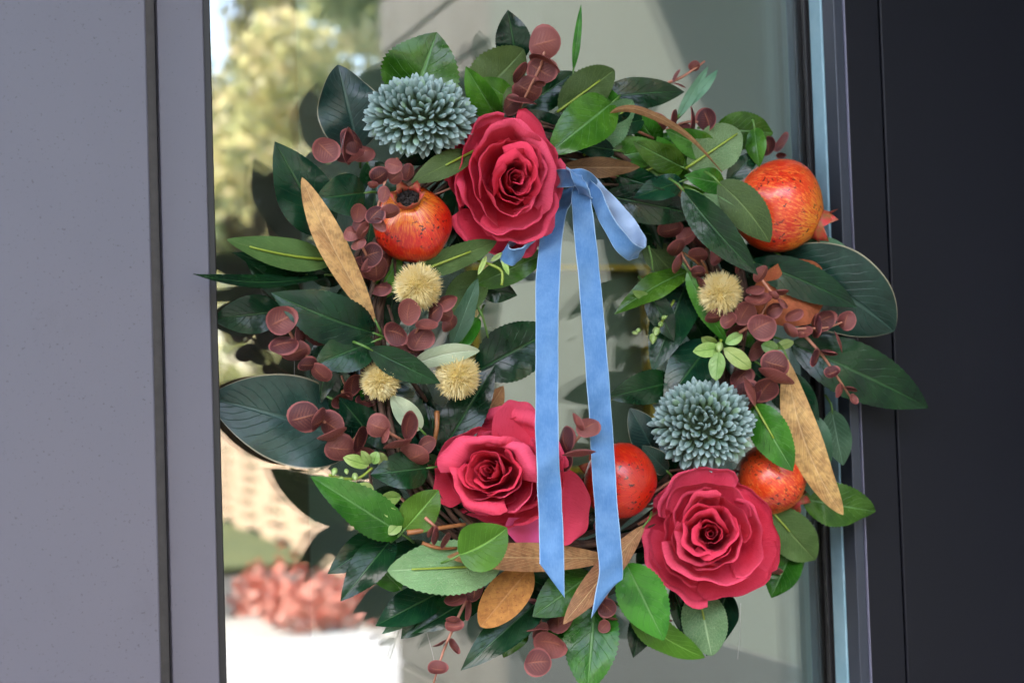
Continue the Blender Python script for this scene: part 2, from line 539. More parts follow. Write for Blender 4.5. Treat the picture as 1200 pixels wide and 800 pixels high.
# ------------------------------------------------------------------ door and walls
T = 0.05                                     # frame face in front of the glass
Z0, Z1 = -1.30, 0.95                         # door bottom and top
GROUND = -1.38
xl0 = P(180, 400, 0.06).x                    # left reveal
xl1 = P(193, 400, T).x
xl2 = P(248, 400, T).x
xl3 = P(256, 400, 0.042).x
xr0 = P(957, 400, 0.0).x                     # right return starts at the glass
def px_of(x, d):
    lo, hi = 0, 1600
    for _ in range(40):
        mid = (lo + hi) / 2
        if P(mid, 400, d).x < x:
            lo = mid
        else:
            hi = mid
    return lo
t_ = 0.0
while px_of(xr0, t_) < 993 and t_ < 0.12:
    t_ += 0.0005
TR = t_                                       # depth of the right return
xr1 = P(1004, 400, TR).x
xr2 = P(1047, 400, TR).x

door = tag(empty('glass_door', (xl2, 0, Z0)), 'metal framed glass door behind the wreath with left stile toned pale as sky lit and right stile toned dark as in shade', 'door')
def dpart(name, a, b, mat, w=0.0015):
    o = bevel_box(name, a, b, mat, None, w)
    o.parent = door
    o.matrix_parent_inverse = Matrix.Translation(door.location).inverted()
    return o
def lab(o, s):
    o['label'] = s
    return o
lab(dpart('stile', (xl1, -T, Z0), (xl2, 0.03, Z1), PANEL_L, 0.0012), 'left stile toned pale as sky lit, with dust')
lab(dpart('stile', (xr1 + 0.0012, -TR, Z0), (xr2 - 0.0015, 0.03, Z1), PANEL_R, 0.0012), 'right stile toned dark as in shade')
dpart('gasket', (xl2 + 0.0004, -0.042, Z0), (xl3, 0.022, Z1), BLACK, 0.001)
dpart('gasket', (xr0 - 0.0035, -0.006, Z0), (xr0 + 0.001, -0.0005, Z1), BLACK, 0.0005)
# right return, from the glass outwards
s0, s1 = TR * 0.20, TR * 0.60
dpart('glazing_bead', (xr0, -s0, Z0), (xr1, 0.03, Z1), BLACK, 0.0006)
dpart('lit_return_strip', (xr0 - 0.0012, -s1, Z0), (xr1, -s0 - 0.0005, Z1), LIT_RETURN, 0.0012)  # added pale strip standing for light on the return
dpart('frame_return', (xr0, -TR + 0.0008, Z0), (xr1 + 0.0002, -s1 - 0.0005, Z1), NAVY, 0.001)
dpart('edge_highlight_strip', (xr1 + 0.0002, -TR - 0.0012, Z0), (xr1 + 0.0011, -TR + 0.01, Z1), EDGE, 0.0003)
# rails outside the picture
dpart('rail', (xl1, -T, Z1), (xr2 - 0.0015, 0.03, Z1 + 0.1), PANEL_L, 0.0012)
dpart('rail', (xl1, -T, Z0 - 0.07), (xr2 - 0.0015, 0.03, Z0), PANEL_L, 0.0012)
dpart('glass_pane', (xl2 + 0.002, 0.0, Z0), (xr0, 0.004, Z1), GLASS, 0)
dpart('glass_pane', (xl2 + 0.002, 0.018, Z0), (xr0, 0.022, Z1), GLASS, 0)
dpart('spacer', (xr0 - 0.0075, 0.005, Z0), (xr0 - 0.0005, 0.017, Z1), BLACK, 0.0004)

def wall_thing(name, a, b, mat, label, cat, w=0.0015):
    o = bevel_box(name, a, b, mat, None, w)
    return tag(o, label, cat)
TOP = 3.2
wall_thing('wall_panel', (xl0 - 1.2, -0.06, GROUND), (xl0, 0.05, 2.4), PANEL_L, 'wide metal wall panel left of the door, toned pale as sky lit, speckled with dirt', 'wall panel')
wall_thing('reveal_strip', (xl0 + 0.0004, -0.038, GROUND), (xl1 - 0.0004, 0.03, 2.4), GROOVE, 'narrow brown grey recessed strip between left panel and door stile', 'trim strip', 0)
wall_thing('wall_panel', (xr2 + 0.0005, -TR, GROUND), (xr2 + 0.6, 0.05, 2.4), PANEL_R, 'smooth metal panel right of the door, toned dark as in shade', 'wall panel')
FAC = simple('facade_render', (0.30, 0.30, 0.31), 0.8, noise=0.2, nscale=6, bump=0.3)
m = MB()
m.box((-7, -0.05, 2.4), (7, 0.35, TOP))
m.box((-7, -0.05, GROUND), (xl0 - 1.2005, 0.35, 2.3995))
m.box((xl1, -0.03, Z1 + 0.1005), (xr2, 0.3, 2.3995))
m.box((1.9, -0.05, GROUND), (7, 0.35, 2.3995))
tag(link('building_facade', m.mesh('building_facade', FAC, False)), 'plain grey rendered building front around the door', 'building')

SOF = simple('soffit_board', (0.10, 0.095, 0.09), 0.8, noise=0.1, nscale=4)
wall_thing('entrance_canopy', (-1.62, -1.45, 1.32), (xr2 + 1.6, -0.0505, 1.48), SOF, 'flat dark canopy over the entrance', 'canopy', 0.004)

# interior room behind the glass
ROOM_Y = 0.62
WALLI = simple('sage_green_plaster', (0.25, 0.32, 0.25), 0.85, noise=0.06, nscale=3, bump=0.1)
BROWNI = simple('dark_brown_interior', (0.10, 0.085, 0.06), 0.6, noise=0.2, nscale=12)
FLOORI = simple('interior_floor', (0.15, 0.16, 0.15), 0.4, noise=0.2, nscale=5)
CEIL = simple('white_ceiling', (0.75, 0.75, 0.72), 0.9)
bw = bevel_box('interior_wall', (-1.6, ROOM_Y, GROUND), (1.9, ROOM_Y + 0.1, 1.5), WALLI, None, 0)
tag(bw, kind='structure')
sw = bevel_box('interior_side_wall', (1.8, 0.1, GROUND), (1.9, ROOM_Y - 0.001, 1.5), WALLI, None, 0)
tag(sw, kind='structure')
fl = bevel_box('interior_floor', (-1.6, 0.031, GROUND - 0.02), (1.9, ROOM_Y - 0.001, GROUND + 0.07), FLOORI, None, 0)
tag(fl, kind='structure')
ce = bevel_box('interior_ceiling', (-1.6, 0.301, 1.4), (1.9, ROOM_Y - 0.001, 1.5), CEIL, None, 0)
tag(ce, kind='structure')
xi = P(343, 320, -0.45).x
ip = bevel_box('interior_panel', (-1.6, 0.40, GROUND + 0.071), (xi, 0.45, 1.399), BROWNI, None, 0.002)
tag(ip, 'dark brown panel standing inside the room at the left of the glass', 'panel')

# gold framed picture on the interior wall
GOLD = simple('gold_frame', (0.80, 0.50, 0.04), 0.4, noise=0.1)
PIC = simple('grey_green_print', (0.21, 0.27, 0.15), 0.6, c2=(0.27, 0.33, 0.20), nscale=9)
a = P(553, 309, -(ROOM_Y - 0.03))
b = P(771, 549, -(ROOM_Y - 0.03))
pic = tag(empty('picture_frame', ((a.x + b.x) / 2, ROOM_Y - 0.001, b.z)), 'thin gold picture frame with plain grey green print inside the room', 'picture frame')
def ppart(name, p, q, mat, w=0.001):
    o = bevel_box(name, p, q, mat, None, w)
    o.parent = pic
    o.matrix_parent_inverse = Matrix.Translation(pic.location).inverted()
bar = 0.0085
za, zb = a.z, b.z
ppart('frame_bar', (a.x, ROOM_Y - 0.03, za - bar), (b.x, ROOM_Y - 0.002, za), GOLD)
ppart('frame_bar', (a.x, ROOM_Y - 0.03, zb), (b.x, ROOM_Y - 0.002, zb + bar), GOLD)
ppart('frame_bar', (a.x, ROOM_Y - 0.03, zb + bar), (a.x + bar, ROOM_Y - 0.002, za - bar), GOLD)
ppart('frame_bar', (b.x - bar, ROOM_Y - 0.03, zb + bar), (b.x, ROOM_Y - 0.002, za - bar), GOLD)
ppart('print', (a.x + bar, ROOM_Y - 0.012, zb + bar), (b.x - bar, ROOM_Y - 0.003, za - bar), PIC, 0)

# side wall of the entrance and the street, seen only as reflections in the glass
LW = 2.6
xw = P(455, 300, -LW).x
LW2 = 0.1
while px_of(xw, -LW2) > 590 and LW2 < LW:
    LW2 += 0.02
SIDE = simple('grey_green_render', (0.115, 0.132, 0.118), 0.85, noise=0.1, nscale=3, bump=0.2)
SIDE2 = simple('weathered_board', (0.11, 0.10, 0.09), 0.8, c2=(0.15, 0.14, 0.13), nscale=12, bump=0.4)
wall_thing('side_wall', (xw, -LW2, GROUND), (xw + 0.25, -0.0505, 2.4), SIDE, 'smooth grey rendered side wall of the entrance', 'wall', 0.003)
pz = mir(860, 742, 0.9).z
wall_thing('plinth', (xw - 0.012, -LW2 + 0.002, GROUND), (xw - 0.0005, -0.0525, pz), simple('dark_plinth', (0.05, 0.052, 0.055), 0.8), 'dark grey plinth along the foot of the side wall', 'plinth', 0.002)
bwall = tag(empty('boarded_wall', (xw + 0.12, -(LW + LW2) / 2, GROUND)), 'wall of weathered horizontal boards at the entrance corner', 'wall')
z = GROUND
board = None
nb = 0
while z < 2.38:
    o = bevel_box('board', (xw + rnd(-0.002, 0.002), -LW, z + 0.004), (xw + 0.22, -LW2 - 0.001, z + 0.148), SIDE2, None, 0.004)
    o.parent = bwall
    o.matrix_parent_inverse = Matrix.Translation(bwall.location).inverted()
    z += 0.152
GR = simple('pale_paving', (0.30, 0.29, 0.27), 0.85, noise=0.2, nscale=2, bump=0.2)
m = MB()
m.box((-60, -60, GROUND - 0.3), (60, 0.36, GROUND))
ROADM = simple('asphalt', (0.045, 0.045, 0.047), 0.9, noise=0.4, nscale=20)
tag(link('ground', m.mesh('ground', ROADM, False)), kind='structure')
pv = bevel_box('pavement', (-8, -7.0, GROUND + 0.0005), (8, -5.2, GROUND + 0.1), GR, None, 0.01)
tag(pv, kind='structure')
lawn = bevel_box('verge', (-30, -60, GROUND + 0.0005), (30, -9.8, GROUND + 0.06), simple('grass_verge', (0.04, 0.065, 0.02), 0.95, c2=(0.08, 0.10, 0.03), nscale=1.5), None, 0.01)
tag(lawn, kind='structure')
BRK = simple('sky_block_brick', (0.11, 0.065, 0.05), 0.9, c2=(0.15, 0.085, 0.06), nscale=2)  # unseen houses added to block low sky light from the wreath
for (hx, hw_, hh, lb) in ((-7.5, 5.5, 6.4, 'dark brick house added across the street as sky blocker, nearer the trees'), (-20.5, 6.5, 8.5, 'taller dark brick house added across the street as sky blocker, further along')):
    hs = tag(empty('sky_block_house', (hx, -19, GROUND)), lb, 'house', 'added sky blocking houses across the street')
    def hp(name, p, q, mat, par=None):
        o = bevel_box(name, p, q, mat, None, 0.01)
        o.parent = hs
        o.matrix_parent_inverse = Matrix.Translation(hs.location).inverted()
    hp('wall', (hx - hw_, -24, GROUND), (hx + hw_, -18, GROUND + hh), BRK)
    m = MB()
    m.v += [(hx - hw_ - 0.4, -24.4, GROUND + hh + 0.01), (hx + hw_ + 0.4, -24.4, GROUND + hh + 0.01), (hx + hw_ + 0.4, -17.6, GROUND + hh + 0.01), (hx - hw_ - 0.4, -17.6, GROUND + hh + 0.01), (hx - hw_ - 0.4, -21, GROUND + hh + 2.2), (hx + hw_ + 0.4, -21, GROUND + hh + 2.2)]
    m.uv += [(0, 0)] * 6
    m.f += [(0, 1, 2, 3), (3, 2, 5, 4), (1, 0, 4, 5), (0, 3, 4), (2, 1, 5)]
    o = link('roof', m.mesh('roof', simple('slate_roof', (0.07, 0.07, 0.08), 0.7), False))
    o.parent = hs
    o.matrix_parent_inverse = Matrix.Translation(hs.location).inverted()
    for k in range(4):
        for fl_ in range(2):
            wx_ = hx - hw_ + 1.2 + k * (2 * hw_ - 3.4) / 3
            hp('window', (wx_, -18.02, GROUND + 1.0 + fl_ * 2.9), (wx_ + 1.0, -17.96, GROUND + 2.3 + fl_ * 2.9), BLACK)

# breeze block garden wall (reflected)
BLK = simple('peach_block', (0.78, 0.53, 0.36), 0.9, c2=(0.84, 0.64, 0.48), nscale=6, bump=0.4)
WX = 2.35
gw = tag(empty('block_garden_wall', (WX, -11, GROUND)), 'low openwork garden wall of pale peach blocks running away from the door', 'wall')
bme = None
for row in range(17):
    yy = -7.9
    while yy > -14.5:
        gap = row % 2 == 1 and row < 15
        ln = rnd(0.5, 0.7) if gap else 1.15
        if bme is None:
            q = bevel_box('block', (-0.03, -0.5, 0.001), (0.03, 0.5, 0.059), BLK, None, 0.0)
            bme = q.data
        else:
            q = link('block', bme)
        q.scale = (1, ln * 0.99, 1)
        q.location = (WX, yy - ln / 2, GROUND + row * 0.06)
        q.parent = gw
        q.matrix_parent_inverse = Matrix.Translation(gw.location).inverted()
        yy -= ln + (0.65 if gap else 0.0)
# red flowers bed in front of it
RED = simple('red_flower', (0.62, 0.15, 0.10), 0.7, c2=(0.66, 0.34, 0.27), nscale=12)
m = MB()
for _ in range(2400):
    c = Vector((rnd(1.2, 2.2), -rnd(6.2, 7.8), 0))
    c.z = GROUND + abs(random.gauss(0.08, 0.11))
    a = Vector((rnd(-1, 1), rnd(-1, 1), rnd(-1, 1))).normalized() * 0.022
    b = a.orthogonal().normalized() * 0.022
    m.grid([[c - a - b, c + a - b], [c - a + b, c + a + b]])
tag(link('red_flower_bed', m.mesh('red_flower_bed', RED)), 'bed of red flowers before the low block wall', 'flowers', kind='stuff')
# white low cart / planter in the sun
WHT = simple('pale_concrete', (0.33, 0.33, 0.34), 0.8, noise=0.15, nscale=3)
wp = bevel_box('white_step', (0.55, -5.95, GROUND), (1.58, -4.1, GROUND + 0.14), WHT, None, 0.02)
tag(wp, 'wide low pale concrete step in the sun', 'step')

# trees over the road (reflected)
BARK = simple('tree_bark', (0.12, 0.09, 0.06), 0.9, noise=0.5, nscale=8, bump=0.5)
def foliage_mat(name, c0, c1, c2):
    t = NT(name)
    oc = t.coord('Object')
    col = t.mix(t.ramp(t.noise(oc, 2.2, 2), 0.4, 0.6), c0, c1)
    col = t.mix(t.ramp(t.noise(oc, 6.0, 2), 0.55, 0.7), col, c2)
    t.set(Base_Color=col, Roughness=0.6)
    tr = t.node('ShaderNodeBsdfTranslucent')
    t.put(tr.inputs[0], col)
    mx = t.node('ShaderNodeMixShader')
    mx.inputs[0].default_value = 0.5
    t.l.new(t.b.outputs[0], mx.inputs[1])
    t.l.new(tr.outputs[0], mx.inputs[2])
    t.l.new(mx.outputs[0], t.out.inputs[0])
    return t.m
FOL1 = foliage_mat('yellow_green_foliage', (0.52, 0.55, 0.28), (0.68, 0.62, 0.34), (0.74, 0.58, 0.42))
FOL2 = foliage_mat('green_foliage', (0.36, 0.44, 0.23), (0.52, 0.55, 0.30), (0.62, 0.60, 0.38))
def tree(x, y, h, R, n, mat, label):
    t = tag(empty('street_tree', (x, y, GROUND)), label, 'tree', 'trees across the street')
    m = MB()
    m.tube([(x, y, GROUND), (x + 0.05, y, GROUND + h * 0.25), (x - 0.05, y + 0.1, GROUND + h * 0.55), (x, y, GROUND + h * 0.8)], [0.16, 0.12, 0.08, 0.03], 8)
    blobs = []
    for k in range(16):
        a = rnd(0, 6.28)
        rr = R * math.sqrt(rnd(0.05, 1))
        c = Vector((x + rr * math.cos(a), y + rr * math.sin(a), GROUND + h * rnd(0.30, 1.0)))
        m.tube([(x, y, GROUND + h * 0.3), (x + (c.x - x) * 0.5, y + (c.y - y) * 0.5, GROUND + h * 0.3 + (c.z - GROUND - h * 0.3) * 0.6), c], [0.05, 0.035, 0.012], 5)
        blobs.append((c, rnd(0.45, 0.85)))
    tr = link('trunk', m.mesh('trunk', BARK), None, t)
    tr.matrix_parent_inverse = Matrix.Translation(t.location).inverted()
    m = MB()
    for _ in range(n):
        c, br = random.choice(blobs)
        d = Vector((random.gauss(0, 1), random.gauss(0, 1), random.gauss(0, 1))).normalized() * br * rnd(0.5, 1.05)
        q = c + d
        s = rnd(0.06, 0.13)
        a = Vector((rnd(-1, 1), rnd(-1, 1), rnd(-1, 1))).normalized()
        b = a.orthogonal().normalized()
        a *= s
        b *= s * 0.6
        m.grid([[q - a, q - b], [q + b, q + a]])
    cr = link('crown', m.mesh('crown', mat, False), None, t)
    cr.matrix_parent_inverse = Matrix.Translation(t.location).inverted()
tree(4.4, -15.0, 5.6, 1.7, 7000, FOL1, 'sunlit yellow green tree beyond the low block wall')
tree(6.4, -18.5, 8.4, 2.3, 8000, FOL2, 'taller green tree to the right behind the yellow green one')
tree(3.9, -19.5, 9.2, 2.2, 9000, FOL1, 'tall yellow green tree standing furthest left across the street')
tree(5.2, -23.5, 9.8, 2.6, 9000, FOL2, 'green tree between the two tall ones, furthest back')

# ------------------------------------------------------------------ the wreath
WC = P(655, 402, 0.035)
wreath = tag(empty('wreath', WC), 'round wreath of roses, pomegranates and green, tan and burgundy leaves on the glass', 'wreath')
def part(o, parent=None):
    """parent without moving (meshes are written in world space)"""
    o.parent = parent or wreath
    if parent is None:
        o.matrix_parent_inverse = Matrix.Translation(WC).inverted()
    return o
def sub(o, pr):
    o.parent = pr
    bpy_m = Matrix.Translation(WC) @ pr.matrix_parent_inverse @ pr.matrix_basis
    o.matrix_parent_inverse = bpy_m.inverted()
    return o
RING_R = 0.176

# twig ring
tr = MB()
def ringpt(a, ph, rr, dy=0):
    c = WC + Vector((math.cos(a) * RING_R, 0, math.sin(a) * RING_R))
    o = Vector((math.cos(a), 0, math.sin(a))) * (math.cos(ph) * rr) + Vector((0, 1, 0)) * (math.sin(ph) * rr)
    p = c + o
    p.y = min(p.y, -0.006)
    return p
ring = None
for k in range(16):
    m = MB()
    a0 = rnd(0, 6.28)
    ln = rnd(4.0, 6.6)
    ph0, w = rnd(0, 6.28), rnd(1.2, 3.2)
    rr = rnd(0.006, 0.017)
    pts = [ringpt(a0 + ln * i / 40, ph0 + w * ln * i / 40, rr + 0.002 * math.sin(i * 1.3 + k)) for i in range(41)]
    m.tube(pts, [rnd(0.0016, 0.0028) for _ in pts], 5)
    o = link('twig_ring' if ring is None else 'twig', m.mesh('twig', TWIG))
    if ring is None:
        ring = part(o)
    else:
        sub(o, ring)

PROFILE = {'G': (0.70, 0.98), 'L': (0.66, 0.92), 'V': (0.62, 0.86), 'U': (0.66, 0.72), 'O': (0.66, 0.78), 'M': (0.66, 0.84), 'B': (0.62, 0.62),
           'T': (0.85, 0.75), 'R': (0.8, 0.9), 'P': (0.6, 0.7), 'S': (0.7, 0.9), 'Y': (0.7, 0.7)}
SERR = {'G': 0.018, 'L': 0.028, 'V': 0.032, 'U': 0.034, 'O': 0.03, 'S': 0.02}

def leaf_mesh(pb, pt, w, kind, roll=0.0, bow=0.1, curve=0.0, fold=0.12, twist=0.0, nl=40, wave=0.10, pcontrol=None):
    ax = pt - pb
    L = ax.length
    axn = ax.normalized()
    v = view((pb + pt) / 2)
    n = (v - axn * v.dot(axn)).normalized()
    side = n.cross(axn).normalized()
    q = Quaternion(axn, RAD(roll))
    mid = (pb + pt) / 2 + n * (bow * L) + side * (curve * L)
    if pcontrol is not None:
        mid = pcontrol
    A, B = PROFILE[kind]
    vm = A / (A + B)
    pk = vm ** A * (1 - vm) ** B
    us = [-1, -0.97, -0.6, -0.25, -0.04, 0.04, 0.25, 0.6, 0.97, 1] if kind == 'M' else [-1, -0.62, -0.28, -0.05, 0.05, 0.28, 0.62, 1]
    rows, uvs = [], []
    f1, f2 = rnd(0, 6.28), rnd(0, 6.28)
    sr = SERR.get(kind, 0.0) * rnd(0.3, 1.3)
    for i in range(nl + 1):
        t = i / nl
        c = bez(pb, mid, pt, t)
        tg = ((mid - pb) * (1 - t) + (pt - mid) * t).normalized()
        qq = Quaternion(tg, RAD(roll + twist * (t - 0.5)))
        nn = (v - tg * v.dot(tg)).normalized()
        nn = qq @ nn
        ss = nn.cross(tg).normalized()
        tt = min(max(t, 0.0), 1.0)
        hw = (max(tt, 1e-4) ** A) * (max(1 - tt, 1e-4) ** B) / pk * w * 0.5
        hw = max(hw, 0.0003)
        row, uvr = [], []
        for u in us:
            e = hw
            if abs(u) > 0.9 and sr and 0 < i < nl:
                e = hw * (1 + (sr if i % 2 else -sr))
            h = fold * abs(u) * hw - 0.28 * fold * hw * u * u + wave * hw * math.sin(t * 9 + f1 + u * 1.5) * u * u
            h += wave * 0.5 * hw * math.sin(t * 15 + f2) * u
            row.append(c + ss * (u * e) + nn * h)
            uvr.append((0.5 + 0.5 * u, t))
        rows.append(row[::-1])
        uvs.append(uvr[::-1])
    m = MB()
    m.grid(rows, uvs)
    for i, vv in enumerate(m.v):
        if vv[1] > -0.004:
            m.v[i] = (vv[0], -0.004 - random.random() * 0.0004, vv[2])
    return m, mid, n

def leaf(kind, bx, by, tx, ty, w, d0=3, d1=4, roll=None, bow=0.08, curve=0.0, fold=0.14, pip=0, stem=True, label=None, twist=None, name='leaf'):
    pb, pt = P(bx, by, d0 / 100), P(tx, ty, d1 / 100)
    if roll is None:
        roll = rnd(-24, 24)
    if twist is None:
        twist = rnd(-30, 30)
    if kind == 'T':
        w, twist, roll = w * 0.84, twist * 1.8, roll * 1.6
    wm = w * S((pb + pt) / 2) / max(0.45, math.cos(RAD(roll)))
    m, mid, n = leaf_mesh(pb, pt, wm, kind, roll, bow + rnd(-0.03, 0.12), curve, fold * rnd(1.0, 1.9), twist, 40, rnd(0.05, 0.16))
    o = part(link(name, m.mesh(name, LM[kind])))
    if label:
        o['label'] = label
    if pip:
        # raised stem lying on the underside, pip = share of the leaf it runs along
        k = MB()
        pts = []
        for i in range(9):
            t = -0.04 + pip * i / 8
            pts.append(bez(pb, mid, pt, t) + n * (0.0016))
        k.tube(pts, [0.0013 - 0.00007 * i for i in range(9)], 6)
        sub(link('stem', k.mesh('stem', STEM_Y)), o)
    elif stem:
        k = MB()
        ax = (pt - pb).normalized()
        back = pb - ax * 0.014
        back.y = min(back.y + 0.006, -0.005)
        k.tube([back, pb - ax * 0.006, pb + ax * 0.004], [0.0012, 0.0011, 0.0009], 5)
        sub(link('stem', k.mesh('stem', STEM_G)), o)
    return o

# dark filler leaves behind, wired along the ring
for k in range(64):
    a = 6.2832 * k / 64 + rnd(-0.06, 0.06)
    rr = RING_R + rnd(-0.045, 0.03)
    c = Vector((WC.x + math.cos(a) * rr, 0, WC.z + math.sin(a) * rr))
    dirn = a + math.pi / 2 * random.choice((-1, 1)) + rnd(-0.7, 0.7)
    L = rnd(0.055, 0.08)
    d = rnd(0.012, 0.04)
    dv = Vector((math.cos(dirn), 0, math.sin(dirn))) * L
    pb = c - dv * 0.5
    pt = c + dv * 0.5
    pb.y = -d
    pt.y = -d - rnd(-0.008, 0.012)
    m, mid, n = leaf_mesh(pb, pt, rnd(0.022, 0.034), 'G', rnd(-35, 35), rnd(0.02, 0.12), 0, 0.15, rnd(-20, 20))
    part(link('leaf', m.mesh('leaf', LM[random.choice('GGGGGO')])))

